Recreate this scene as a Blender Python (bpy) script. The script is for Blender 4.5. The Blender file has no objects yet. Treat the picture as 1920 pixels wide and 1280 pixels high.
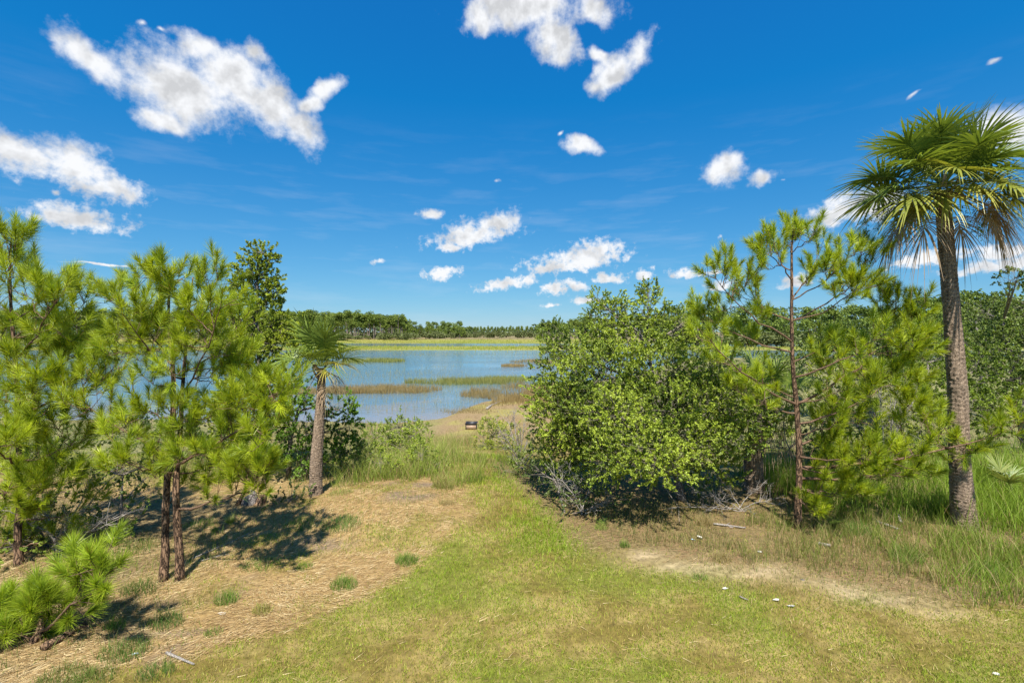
import bpy, math
import numpy as np

# ------------------------------------------------------------------ camera, sky, sun
F, CX, HY, CZ = 907.0, 960.0, 620.0, 4.0          # focal length in photo pixels, principal column, horizon row, eye height
scene = bpy.context.scene
COL = scene.collection
cam_data = bpy.data.cameras.new('camera')
cam = bpy.data.objects.new('camera', cam_data)
COL.objects.link(cam)
cam.location = (0, 0, CZ)
cam.rotation_euler = (math.radians(90), 0, 0)
cam_data.sensor_width = 36.0
cam_data.lens = F / 1920 * 36
cam_data.shift_y = -20 / 1920
cam_data.clip_start = 0.05
cam_data.clip_end = 6000
scene.camera = cam

SUN_EL = math.radians(57)
SUN_AZ = math.radians(176)            # compass style, clockwise from +Y: behind the camera
sun_data = bpy.data.lights.new('sun', 'SUN')
sun_data.energy = 4.6
sun_data.angle = math.radians(0.5)
sun_data.color = (1.0, 0.95, 0.86)
sun = bpy.data.objects.new('sun', sun_data)
COL.objects.link(sun)
sun.rotation_euler = (math.pi / 2 - SUN_EL, 0, math.pi - SUN_AZ)

scene.view_settings.view_transform = 'Standard'
scene.view_settings.look = 'None'
scene.view_settings.gamma = 1.0
scene.view_settings.use_curve_mapping = False
EXPOSURE = 0.92
scene.view_settings.exposure = EXPOSURE
scene.render.engine = 'CYCLES'
scene.cycles.max_bounces = 4
scene.cycles.diffuse_bounces = 3
scene.cycles.glossy_bounces = 2
scene.cycles.transmission_bounces = 3
scene.cycles.transparent_max_bounces = 8
scene.render.resolution_x, scene.render.resolution_y = 1024, 682

world = bpy.data.worlds.new('World')
scene.world = world
world.use_nodes = True
WN, WL = world.node_tree.nodes, world.node_tree.links
WN.clear()


def wn(kind, **kw):
    n = WN.new(kind)
    for k, v in kw.items():
        if k.startswith('i') and k[1:].isdigit():
            n.inputs[int(k[1:])].default_value = v
        else:
            setattr(n, k, v)
    return n


def wmath(op, a, b=None, c=None, clamp=False):
    n = WN.new('ShaderNodeMath')
    n.operation = op
    n.use_clamp = clamp
    for i, v in enumerate((a, b, c)):
        if v is None:
            continue
        if isinstance(v, (int, float)):
            n.inputs[i].default_value = v
        else:
            WL.new(v, n.inputs[i])
    return n.outputs[0]


SKY_STRENGTH = 0.082
GAIN = 2 ** EXPOSURE
sky = wn('ShaderNodeTexSky', sky_type='NISHITA')
sky.sun_disc = False
sky.sun_elevation = SUN_EL
sky.sun_rotation = SUN_AZ
sky.altitude = 0
sky.air_density = 1.0
sky.dust_density = 0.0
sky.ozone_density = 1.5
# the camera's deep blue rendering of the clear sky: each channel gets its own tone curve
sp = wn('ShaderNodeSeparateColor')
WL.new(sky.outputs[0], sp.inputs[0])
K_ = SKY_STRENGTH * GAIN
cr_ = wmath('MAXIMUM', wmath('MULTIPLY', wmath('SUBTRACT', wmath('MULTIPLY', sp.outputs[0], K_), 0.17), 0.30 / GAIN), 0.004)
cg_ = wmath('MULTIPLY', wmath('POWER', wmath('MULTIPLY', sp.outputs[1], K_), 0.74), 0.485 / GAIN)
cb_ = wmath('MULTIPLY', wmath('POWER', wmath('MULTIPLY', sp.outputs[2], K_), 0.42), 0.755 / GAIN)
cc_ = wn('ShaderNodeCombineColor')
for i_, s_ in enumerate((cr_, cg_, cb_)):
    WL.new(s_, cc_.inputs[i_])
SKYC = cc_.outputs[0]
bg_plain = wn('ShaderNodeBackground')
WL.new(SKYC, bg_plain.inputs[0])
bg_plain.inputs[1].default_value = 1.0
geo = wn('ShaderNodeTexCoord')
sep = wn('ShaderNodeSeparateXYZ')
WL.new(geo.outputs['Generated'], sep.inputs[0])
az_s = wmath('ARCTAN2', sep.outputs[0], sep.outputs[1])
el_s = wmath('ARCSINE', sep.outputs[2])
comb = wn('ShaderNodeCombineXYZ')
WL.new(az_s, comb.inputs[0])
WL.new(el_s, comb.inputs[1])
AE = comb.outputs[0]


def ae(px, py):
    a = math.atan((px - CX) / F)
    return a, math.atan((HY - py) / F * math.cos(a))


# fair-weather clouds by direction: photo column, row, half width, half height, tilt (deg, + = rising to the right), flat base, opacity softness
CLOUDS = [
 (205,120,88,34,-24,0), (320,165,135,62,-18,0), (440,150,85,62,-15,0), (500,195,92,44,-26,0), (560,232,44,28,-10,0),
 (612,170,30,22,45,0), (585,200,30,16,30,0), (265,50,16,11,0,0), (302,66,13,9,0,0), (300,226,66,20,-8,0), (375,92,46,30,-10,0), (470,105,38,30,10,0),
 (40,285,110,40,-16,0), (150,318,100,44,-22,0), (215,350,58,27,-8,0), (110,368,22,9,0,0),
 (150,417,96,31,-1,1), (100,412,42,18,0,1),
 (1000,15,130,48,0,0), (1045,72,52,46,-20,0), (910,35,50,34,10,0), (1110,20,40,30,0,0),
 (1200,100,34,30,20,0), (1150,130,44,30,25,0), (1118,160,22,18,0,0), (1122,98,26,14,-20,0),
 (1092,270,36,14,-10,0), (1050,244,10,7,0,0),
 (890,444,84,28,8,1), (935,420,46,28,18,0), (845,462,30,10,0,0),
 (1080,494,94,28,5,1), (1112,474,56,26,2,0), (1030,502,42,14,0,1),
 (826,514,34,12,14,0), (945,534,54,11,10,0), (985,526,22,12,10,0), (1042,541,28,13,5,0), (1078,536,22,11,0,0), (1035,572,17,5,5,1),
 (1095,564,26,10,5,1), (1148,526,34,11,-3,1), (1132,520,16,10,0,0), (1205,518,22,14,10,1), (1285,517,34,12,2,1), (1338,511,18,6,0,1),
 (1352,320,38,28,0,0), (1427,334,34,17,5,0), (1470,338,10,7,0,0),
 (1575,405,66,34,22,1), (1640,385,62,34,0,0), (1740,488,72,19,8,1), (1690,494,28,10,0,1), (1885,480,80,20,0,1), (1850,505,86,15,4,1), (1930,492,60,24,0,1),
 (1492,528,34,16,4,1), (1350,440,9,8,0,0), (1350,538,30,12,5,1), (805,396,26,12,-6,0), (712,489,22,8,4,0), (935,341,14,6,0,0), (1900,250,70,40,-10,0),
 (1715,175,28,8,20,0), (1865,115,30,11,25,0), (190,497,62,2.4,-1,0),
]
# unseen clouds outside the frame, their number raised to whiten the fill in shadows
_r = np.random.default_rng(31)
EXTRA = []
for k in range(46):
    a = _r.uniform(math.radians(62), math.radians(298))
    e = _r.uniform(0.07, 0.75)
    s = 0.035 + 0.13 * e * _r.uniform(0.5, 1.2)
    EXTRA.append((a, e, s, s * _r.uniform(0.3, 0.5), _r.uniform(-12, 12), 1 if e < 0.25 else 0))

ALL = []
for (px, py, hw, hh, tilt, flat) in CLOUDS:
    a, e = ae(px, py)
    a1, _ = ae(px + hw, py)
    a0, _ = ae(px - hw, py)
    _, e1 = ae(px, py - hh)
    _, e0 = ae(px, py + hh)
    ALL.append((a, e, (a1 - a0) / 2 * 1.12, (e1 - e0) / 2 * 1.15, tilt, flat))
for t in EXTRA:
    a = t[0] if t[0] < math.pi else t[0] - 2 * math.pi
    ALL.append((a,) + t[1:])

CLOUD_WHITE = (0.93 / GAIN, 0.945 / GAIN, 0.97 / GAIN)


def cloud_cell(blobs):
    """a node group: one Background closure holding sky and the clouds of one patch of directions"""
    global WN, WL, AE, el_s, SKYC
    keep = (WN, WL, AE, el_s, SKYC)
    g = bpy.data.node_groups.new('clouds', 'ShaderNodeTree')
    g.interface.new_socket('direction', in_out='INPUT', socket_type='NodeSocketVector')
    g.interface.new_socket('elevation', in_out='INPUT', socket_type='NodeSocketFloat')
    g.interface.new_socket('sky', in_out='INPUT', socket_type='NodeSocketColor')
    g.interface.new_socket('shader', in_out='OUTPUT', socket_type='NodeSocketShader')
    WN, WL = g.nodes, g.links
    gi = WN.new('NodeGroupInput'); go = WN.new('NodeGroupOutput')
    AE, el_s, SKYC = gi.outputs[0], gi.outputs[1], gi.outputs[2]
    WL.new(cloud_body(blobs), go.inputs[0])
    WN, WL, AE, el_s, SKYC = keep
    n = WN.new('ShaderNodeGroup'); n.node_tree = g
    WL.new(AE, n.inputs[0]); WL.new(el_s, n.inputs[1]); WL.new(SKYC, n.inputs[2])
    return n.outputs[0]


def cloud_body(blobs):
    nA = wn('ShaderNodeTexNoise'); nA.inputs['Scale'].default_value = 11; nA.inputs['Detail'].default_value = 7; nA.inputs['Roughness'].default_value = 0.56
    nB = wn('ShaderNodeTexNoise'); nB.inputs['Scale'].default_value = 62; nB.inputs['Detail'].default_value = 5; nB.inputs['Roughness'].default_value = 0.62
    WL.new(AE, nA.inputs['Vector']); WL.new(AE, nB.inputs['Vector'])
    off = wn('ShaderNodeVectorMath', operation='ADD'); WL.new(AE, off.inputs[0]); off.inputs[1].default_value = (0.006, 0.022, 0)
    nC = wn('ShaderNodeTexNoise'); nC.inputs['Scale'].default_value = 15; nC.inputs['Detail'].default_value = 4; nC.inputs['Roughness'].default_value = 0.58
    WL.new(off.outputs[0], nC.inputs['Vector'])
    nD = wn('ShaderNodeTexNoise'); nD.inputs['Scale'].default_value = 15; nD.inputs['Detail'].default_value = 4; nD.inputs['Roughness'].default_value = 0.58
    WL.new(AE, nD.inputs['Vector'])
    nW = wn('ShaderNodeTexNoise'); nW.inputs['Scale'].default_value = 12; nW.inputs['Detail'].default_value = 2.5; WL.new(AE, nW.inputs['Vector'])
    wa = wn('ShaderNodeVectorMath', operation='SUBTRACT'); WL.new(nW.outputs[1], wa.inputs[0]); wa.inputs[1].default_value = (0.5, 0.5, 0.5)
    wb = wn('ShaderNodeVectorMath', operation='MULTIPLY'); WL.new(wa.outputs[0], wb.inputs[0]); wb.inputs[1].default_value = (0.075, 0.06, 0)
    we = wn('ShaderNodeMapRange'); WL.new(el_s, we.inputs[0]); we.inputs[1].default_value = 0.05; we.inputs[2].default_value = 0.40; we.inputs[3].default_value = 0.22
    ws = wn('ShaderNodeVectorMath', operation='SCALE'); WL.new(wb.outputs[0], ws.inputs[0]); WL.new(we.outputs[0], ws.inputs['Scale'])
    wd = wn('ShaderNodeVectorMath', operation='ADD'); WL.new(AE, wd.inputs[0]); WL.new(ws.outputs[0], wd.inputs[1])
    AEw = wd.outputs[0]
    cur = None
    for (a, e, hw, hh, tilt, flat) in blobs:
        m = wn('ShaderNodeMapping', vector_type='TEXTURE')
        WL.new(AEw, m.inputs[0])
        m.inputs['Location'].default_value = (a, e, 0)
        m.inputs['Rotation'].default_value = (0, 0, math.radians(tilt))
        m.inputs['Scale'].default_value = (hw, hh, 1)
        v = m.outputs[0]
        if flat:
            mu = wn('ShaderNodeVectorMath', operation='MULTIPLY'); WL.new(v, mu.inputs[0]); mu.inputs[1].default_value = (1, 1.9, 1)
            mi = wn('ShaderNodeVectorMath', operation='MINIMUM'); WL.new(v, mi.inputs[0]); WL.new(mu.outputs[0], mi.inputs[1])
            v = mi.outputs[0]
        ln = wn('ShaderNodeVectorMath', operation='LENGTH'); WL.new(v, ln.inputs[0])
        lv = ln.outputs['Value']
        if hh < 0.0105 and e > 0.13:
            lv = wmath('ADD', lv, 0.5)          # thin shreds stay translucent
        cur = lv if cur is None else wmath('SMOOTH_MIN', cur, lv, 0.35)
    # fine noise for small low clouds, broad noise high up
    fac = wn('ShaderNodeMapRange'); WL.new(el_s, fac.inputs[0]); fac.inputs[1].default_value = 0.12; fac.inputs[2].default_value = 0.30
    hi = wmath('MULTIPLY', wmath('SUBTRACT', nA.outputs[0], 0.5), 2.1)
    lo = wmath('MULTIPLY', wmath('SUBTRACT', nB.outputs[0], 0.5), 2.0)
    mixn = wn('ShaderNodeMix'); WL.new(fac.outputs[0], mixn.inputs[0]); WL.new(lo, mixn.inputs[2]); WL.new(hi, mixn.inputs[3])
    fine = wmath('MULTIPLY', wmath('SUBTRACT', nB.outputs[0], 0.5), 0.75)
    f = wmath('ADD', wmath('ADD', wmath('SUBTRACT', 1.12, cur), mixn.outputs[0]), fine)
    al = wn('ShaderNodeMapRange', interpolation_type='SMOOTHSTEP'); WL.new(f, al.inputs[0]); al.inputs[1].default_value = 0.0; al.inputs[2].default_value = 0.85
    # body light: crests towards the sun bright, hollows and the base a soft grey
    lit = wmath('MULTIPLY', wmath('SUBTRACT', nD.outputs[0], nC.outputs[0]), 1.5)
    thick = wn('ShaderNodeMapRange'); WL.new(f, thick.inputs[0]); thick.inputs[1].default_value = 0.3; thick.inputs[2].default_value = 1.5
    br = wmath('ADD', wmath('SUBTRACT', 1.0, wmath('MULTIPLY', thick.outputs[0], 0.13)), lit, clamp=False)
    br = wmath('MINIMUM', wmath('MAXIMUM', br, 0.70), 1.05)
    cc = wn('ShaderNodeVectorMath', operation='SCALE'); cc.inputs[0].default_value = CLOUD_WHITE; WL.new(br, cc.inputs['Scale'])
    mx = wn('ShaderNodeMix', data_type='RGBA'); WL.new(wmath('MULTIPLY', al.outputs[0], 0.985), mx.inputs[0]); WL.new(SKYC, mx.inputs[6]); WL.new(cc.outputs[0], mx.inputs[7])
    b = wn('ShaderNodeBackground'); WL.new(mx.outputs[2], b.inputs[0]); b.inputs[1].default_value = 1.0
    return b.outputs[0]


# faint high cirrus veil low in the sky
st = wn('ShaderNodeMapping'); WL.new(AE, st.inputs[0]); st.inputs['Scale'].default_value = (3.2, 19, 1); st.inputs['Rotation'].default_value = (0, 0, math.radians(7))
nv = wn('ShaderNodeTexNoise'); nv.inputs['Scale'].default_value = 1.6; nv.inputs['Detail'].default_value = 4; nv.inputs['Roughness'].default_value = 0.6; WL.new(st.outputs[0], nv.inputs['Vector'])
va = wn('ShaderNodeMapRange'); WL.new(nv.outputs[0], va.inputs[0]); va.inputs[1].default_value = 0.5; va.inputs[2].default_value = 0.85; va.inputs[4].default_value = 0.15
vb = wn('ShaderNodeMapRange'); WL.new(el_s, vb.inputs[0]); vb.inputs[1].default_value = 0.42; vb.inputs[2].default_value = 0.22
mv = wn('ShaderNodeMix', data_type='RGBA'); WL.new(wmath('MULTIPLY', va.outputs[0], vb.outputs[0]), mv.inputs[0]); WL.new(SKYC, mv.inputs[6]); mv.inputs[7].default_value = (*CLOUD_WHITE, 1)
SKYC = mv.outputs[2]
WL.new(SKYC, bg_plain.inputs[0])
EDGES = [math.radians(d) for d in (-180, -110, -58, -38, -18, 4, 14, 30, 60, 115, 180)]


EL_EDGES = [0.0, 0.11, 0.17, 0.27, 0.42, 1.6]


def reach(b):
    c, s = abs(math.cos(math.radians(b[4]))), abs(math.sin(math.radians(b[4])))
    k = 0.012 + 0.03 * min(1.0, b[1] / 0.4)
    return 2.0 * math.hypot(b[2] * c, b[3] * s) + k, 2.0 * math.hypot(b[2] * s, b[3] * c) + k


def cell(i0, i1, j0, j1):
    """tree over cells of azimuth and elevation, so that a ray only evaluates the clouds near its own direction"""
    bl = []
    for b in ALL:
        ra, re_ = reach(b)
        if b[0] + ra > EDGES[i0] and b[0] - ra < EDGES[i1] and b[1] + re_ > EL_EDGES[j0] and b[1] - re_ < EL_EDGES[j1]:
            bl.append(b)
    if not bl:
        n = wn('ShaderNodeBackground'); WL.new(SKYC, n.inputs[0])
        return n.outputs[0]
    if i1 - i0 == 1 and j1 - j0 == 1:
        return cloud_cell(bl)
    ms = wn('ShaderNodeMixShader')
    if i1 - i0 > 1:
        m_ = (i0 + i1) // 2
        a, b = cell(i0, m_, j0, j1), cell(m_, i1, j0, j1)
        WL.new(wmath('GREATER_THAN', az_s, EDGES[m_]), ms.inputs[0])
    else:
        m_ = (j0 + j1) // 2
        a, b = cell(i0, i1, j0, m_), cell(i0, i1, m_, j1)
        WL.new(wmath('GREATER_THAN', el_s, EL_EDGES[m_]), ms.inputs[0])
    WL.new(a, ms.inputs[1]); WL.new(b, ms.inputs[2])
    return ms.outputs[0]


shader = cell(0, len(EDGES) - 1, 0, len(EL_EDGES) - 1)
ms = wn('ShaderNodeMixShader')
WL.new(wmath('GREATER_THAN', el_s, 0.01), ms.inputs[0])
WL.new(bg_plain.outputs[0], ms.inputs[1]); WL.new(shader, ms.inputs[2])
out = wn('ShaderNodeOutputWorld')
WL.new(ms.outputs[0], out.inputs[0])
world.cycles.sampling_method = 'NONE'

# ------------------------------------------------------------------ helpers
RNG = np.random.default_rng(11)
UP = np.array([0.0, 0.0, 1.0])


def norm(v):
    v = np.asarray(v, float)
    return v / np.maximum(np.linalg.norm(v, axis=-1, keepdims=True), 1e-9)


def sstep(a, b, x):
    t = np.clip((x - a) / (b - a), 0, 1)
    return t * t * (3 - 2 * t)


def _hash(i, j, s):
    v = np.sin(i * 127.1 + j * 311.7 + s * 74.7) * 43758.5453
    return v - np.floor(v)


def vn(x, y, s=0):
    """value noise 0..1"""
    x = np.asarray(x, float); y = np.asarray(y, float)
    i, j = np.floor(x), np.floor(y)
    fx, fy = x - i, y - j
    fx = fx * fx * (3 - 2 * fx); fy = fy * fy * (3 - 2 * fy)
    return (_hash(i, j, s) * (1 - fx) + _hash(i + 1, j, s) * fx) * (1 - fy) + (_hash(i, j + 1, s) * (1 - fx) + _hash(i + 1, j + 1, s) * fx) * fy


def fbm(x, y, s=0, o=4):
    t, a, n = 0, 0.5, 0
    for k in range(o):
        t = t + a * vn(x * 2 ** k, y * 2 ** k, s + k * 13); n += a; a *= 0.5
    return t / n


def sin3(p, f, s):
    """cheap 3-D lump noise about -1..1"""
    q = p * f
    return (np.sin(q[..., 0] + 1.7 * np.sin(q[..., 1] * 0.8 + s)) + np.sin(q[..., 1] * 1.1 + 1.5 * np.sin(q[..., 2] + 2 * s)) + np.sin(q[..., 2] * 1.3 + 1.6 * np.sin(q[..., 0] * 0.9 + 3 * s))) / 3


def W(px, py, Y):
    """point seen at photo column/row at distance Y"""
    return np.array([(px - CX) / F * Y, Y, CZ + (HY - py) / F * Y])


class MB:
    def __init__(self):
        self.v, self.q, self.t, self.c, self.n = [], [], [], [], 0

    def add(self, v, q=None, t=None, c=(0.5, 0.5, 0.5)):
        v = np.asarray(v, np.float32).reshape(-1, 3)
        c = np.asarray(c, np.float32)
        if c.ndim == 1:
            c = np.broadcast_to(c, (len(v), 3))
        self.v.append(v); self.c.append(c.reshape(-1, 3))
        if q is not None and len(q):
            self.q.append(np.asarray(q, np.int64).reshape(-1, 4) + self.n)
        if t is not None and len(t):
            self.t.append(np.asarray(t, np.int64).reshape(-1, 3) + self.n)
        self.n += len(v)

    def build(self, name, mat, parent=None, origin=(0, 0, 0), smooth=False):
        me = bpy.data.meshes.new(name)
        if self.n:
            v = np.concatenate(self.v) - np.asarray(origin, np.float32)
            q = np.concatenate(self.q) if self.q else np.zeros((0, 4), np.int64)
            t = np.concatenate(self.t) if self.t else np.zeros((0, 3), np.int64)
            me.vertices.add(len(v)); me.vertices.foreach_set('co', np.ascontiguousarray(v, np.float32).ravel())
            loops = np.concatenate([q.ravel(), t.ravel()]).astype(np.int32)
            me.loops.add(len(loops)); me.loops.foreach_set('vertex_index', loops)
            me.polygons.add(len(q) + len(t))
            st = np.concatenate([np.arange(len(q)) * 4, len(q) * 4 + np.arange(len(t)) * 3]).astype(np.int32)
            me.polygons.foreach_set('loop_start', st)
            me.update(calc_edges=True)
            ca = me.color_attributes.new('Col', 'FLOAT_COLOR', 'POINT')
            c = np.concatenate(self.c)
            ca.data.foreach_set('color', np.concatenate([c, np.ones((len(c), 1), np.float32)], 1).astype(np.float32).ravel())
            if smooth:
                me.polygons.foreach_set('use_smooth', np.ones(len(q) + len(t), bool))
        me.materials.append(mat)
        o = bpy.data.objects.new(name, me)
        COL.objects.link(o)
        if parent is not None:
            o.parent = parent
        else:
            o.location = origin
        return o


def tag(o, label=None, cat=None, group=None, kind=None):
    if label: o['label'] = label
    if cat: o['category'] = cat
    if group: o['group'] = group
    if kind: o['kind'] = kind
    return o


def thing(name, loc, label, cat, group=None):
    o = bpy.data.objects.new(name, None)
    o.empty_display_size = 0.2
    o.location = loc
    COL.objects.link(o)
    return tag(o, label, cat, group)


def perp(d):
    """two unit vectors across d"""
    d = np.asarray(d, float)
    ref = np.where(np.abs(d[..., 2:3]) < 0.9, UP, np.array([1.0, 0, 0]))
    a = norm(np.cross(d, ref))
    return a, np.cross(d, a)


def tube(mb, pts, rad, n=8, col=(0.3, 0.2, 0.15), cap=True, rough=0.0, seed=0):
    pts = np.asarray(pts, float); rad = np.broadcast_to(np.asarray(rad, float), (len(pts),))
    tan = norm(np.gradient(pts, axis=0))
    a, b = perp(tan[0])
    ang = np.arange(n) / n * 2 * math.pi
    rings = []
    for k in range(len(pts)):
        a = norm(a - tan[k] * np.dot(a, tan[k])); b = np.cross(tan[k], a)
        r = rad[k] * (1 + rough * (vn(ang * 3 + seed, np.full(n, k * 0.7 + seed), 3) - 0.5) * 2) if rough else rad[k]
        rings.append(pts[k] + (np.cos(ang)[:, None] * a + np.sin(ang)[:, None] * b) * (r[:, None] if rough else r))
    v = np.concatenate(rings)
    q = []
    i = np.arange(n)
    for k in range(len(pts) - 1):
        q.append(np.stack([k * n + i, k * n + (i + 1) % n, (k + 1) * n + (i + 1) % n, (k + 1) * n + i], 1))
    t = []
    if cap:
        m = len(v)
        v = np.concatenate([v, pts[:1], pts[-1:]])
        L = (len(pts) - 1) * n
        t = np.concatenate([np.stack([(i + 1) % n, i, np.full(n, m)], 1), np.stack([L + i, L + (i + 1) % n, np.full(n, m + 1)], 1)])
    mb.add(v, np.concatenate(q), t, col)


def sticks(mb, P0, P1, r0, r1, col, n=3):
    """many straight tapered twigs at once"""
    P0 = np.asarray(P0, float); P1 = np.asarray(P1, float); N = len(P0)
    if N == 0:
        return
    a, b = perp(norm(P1 - P0))
    ang = np.arange(n) / n * 2 * math.pi
    off = np.cos(ang)[None, :, None] * a[:, None] + np.sin(ang)[None, :, None] * b[:, None]
    r0 = np.broadcast_to(np.asarray(r0, float), (N,))[:, None, None]; r1 = np.broadcast_to(np.asarray(r1, float), (N,))[:, None, None]
    v = np.concatenate([P0[:, None] + off * r0, P1[:, None] + off * r1], 1).reshape(-1, 3)
    i = np.arange(n)
    q = np.stack([i, (i + 1) % n, n + (i + 1) % n, n + i], 1)[None] + (np.arange(N) * 2 * n)[:, None, None]
    c = np.asarray(col, float)
    if c.ndim == 2:
        c = np.repeat(c, 2 * n, 0)
    mb.add(v, q.reshape(-1, 4), None, c)


def strips(mb, P, Wd, C):
    """ribbons: centre lines P (N,K,3), half-width vectors Wd (N,K,3), colours C (N,K,3)"""
    N, K = P.shape[:2]
    v = np.stack([P - Wd, P + Wd], 2).reshape(-1, 3)
    k = np.arange(K - 1)
    q = np.stack([2 * k, 2 * k + 1, 2 * k + 3, 2 * k + 2], 1)[None] + (np.arange(N) * 2 * K)[:, None, None]
    c = np.repeat(C.reshape(-1, 3), 2, 0)
    mb.add(v, q.reshape(-1, 4), None, c)


def mixc(a, b, t):
    a = np.asarray(a, float); b = np.asarray(b, float)
    return a + (b - a) * np.asarray(t)[..., None]


def rdir(n, rng=RNG):
    return norm(rng.normal(size=(n, 3)))


def needle_brush(mb, base, axis, L, n, nl, c0, c1, w=0.0026, rng=RNG, spread=(62, 16), tint=None):
    """long pine needles standing round every shoot"""
    M = len(base)
    if M == 0:
        return
    t = rng.random((M, n)) ** 0.75
    a, b = perp(axis)
    ph = rng.random((M, n)) * 2 * math.pi
    an = np.radians(spread[0] + (spread[1] - spread[0]) * t + rng.normal(0, 9, (M, n)))
    side = np.cos(ph)[..., None] * a[:, None] + np.sin(ph)[..., None] * b[:, None]
    d = axis[:, None] * np.cos(an)[..., None] + side * np.sin(an)[..., None]
    p = base[:, None] + axis[:, None] * (np.asarray(L).reshape(-1, 1) * t)[..., None]
    ln = np.asarray(nl).reshape(-1, 1) * rng.uniform(0.75, 1.15, (M, n))
    tip = p + d * ln[..., None]
    tip[..., 2] -= 0.10 * ln * np.hypot(d[..., 0], d[..., 1])
    s = norm(np.cross(d, rng.normal(size=(M, n, 3)))) * w
    v = np.stack([p - s, p + s, tip], 2).reshape(-1, 3)
    k = rng.random((M, n)) * 0.7 + rng.random((M, 1)) * 0.5 - 0.1
    c = mixc(c0, c1, np.clip(k, 0, 1))
    if tint is not None:
        c = c * tint[:, None]
    brown = rng.random((M, n)) < 0.02
    c[brown] = (0.30, 0.19, 0.06)
    mb.add(v, None, np.arange(M * n * 3).reshape(-1, 3), np.repeat(c.reshape(-1, 3), 3, 0))


def leaf_quads(mb, p, d, nrm, L, wd, c):
    """pointed leaves: base p, direction d, facing nrm"""
    s = norm(np.cross(d, nrm))
    L = np.asarray(L)[..., None]; wd = np.asarray(wd)[..., None]
    mid = p + d * L * 0.5 + nrm * L * 0.05
    v = np.stack([p, mid - s * wd, p + d * L, mid + s * wd], 1).reshape(-1, 3)
    mb.add(v, np.arange(len(p) * 4).reshape(-1, 4), None, np.repeat(c, 4, 0))


def leafy_twigs(mb, wood, P, A, n, twL, leafL, leafW, c0, c1, rng=RNG, wcol=(0.20, 0.17, 0.14), lump=None):
    """short twigs at P along A, each carrying n leaves"""
    M = len(P)
    if M == 0:
        return
    if wood is not None:
        sticks(wood, P - A * twL * 0.6, P + A * twL, 0.003, 0.0012, wcol)
    t = rng.random((M, n))
    pos = P[:, None] + A[:, None] * (t * twL)[..., None]
    d = norm(A[:, None] * 0.55 + rng.normal(size=(M, n, 3)) * 0.75)
    nr = norm(rng.normal(size=(M, n, 3)) + np.array([0, -0.25, 0.9]))
    nr = norm(nr - d * np.sum(nr * d, -1, keepdims=True))
    k = rng.random((M, n)) * 0.6 + rng.random((M, 1)) * 0.5 - 0.05
    if lump is not None:
        k = k + lump[:, None]
    c = mixc(c0, c1, np.clip(k, 0, 1))
    Lf = leafL * rng.uniform(0.7, 1.25, (M, n))
    leaf_quads(mb, pos.reshape(-1, 3), d.reshape(-1, 3), nr.reshape(-1, 3), Lf.ravel(), (Lf * leafW).ravel(), c.reshape(-1, 3))


def lobe_pts(lobe, n, rng, inner=0.35):
    """points in an ellipsoid (cx,cy,cz,rx,ry,rz), thicker towards the outside, lumpy outline"""
    c = np.array(lobe[:3]); r = np.array(lobe[3:6])
    d = rdir(n, rng)
    rad = inner + (1 - inner) * rng.random(n) ** 0.55
    lump = 1 + 0.22 * sin3(d * 2.1 + c, 2.0, c[0]) + 0.12 * sin3(d * 2 + c, 5.0, c[1])
    p = c + d * r * (rad * lump)[:, None]
    return p, d


def bez(p0, p1, p2, n):
    t = np.linspace(0, 1, n)[:, None]
    return (1 - t) ** 2 * p0 + 2 * t * (1 - t) * p1 + t * t * p2


# ------------------------------------------------------------------ materials
def mat_new(name):
    m = bpy.data.materials.new(name)
    m.use_nodes = True
    m.node_tree.nodes.clear()
    return m, m.node_tree.nodes, m.node_tree.links


def leaf_mat(name, transl=0.35, rough=0.5, spec=0.3, gain=1.0, tcol=(1.25, 1.15, 0.55)):
    m, N, L = mat_new(name)
    at = N.new('ShaderNodeVertexColor'); at.layer_name = 'Col'
    p = N.new('ShaderNodeBsdfPrincipled')
    L.new(at.outputs[0], p.inputs['Base Color'])
    p.inputs['Roughness'].default_value = rough
    p.inputs['Specular IOR Level'].default_value = spec
    tr = N.new('ShaderNodeBsdfTranslucent')
    mu = N.new('ShaderNodeVectorMath'); mu.operation = 'MULTIPLY'; mu.inputs[1].default_value = tcol
    L.new(at.outputs[0], mu.inputs[0]); L.new(mu.outputs[0], tr.inputs[0])
    mx = N.new('ShaderNodeMixShader'); mx.inputs[0].default_value = transl
    L.new(p.outputs[0], mx.inputs[1]); L.new(tr.outputs[0], mx.inputs[2])
    o = N.new('ShaderNodeOutputMaterial'); L.new(mx.outputs[0], o.inputs[0])
    return m


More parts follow.
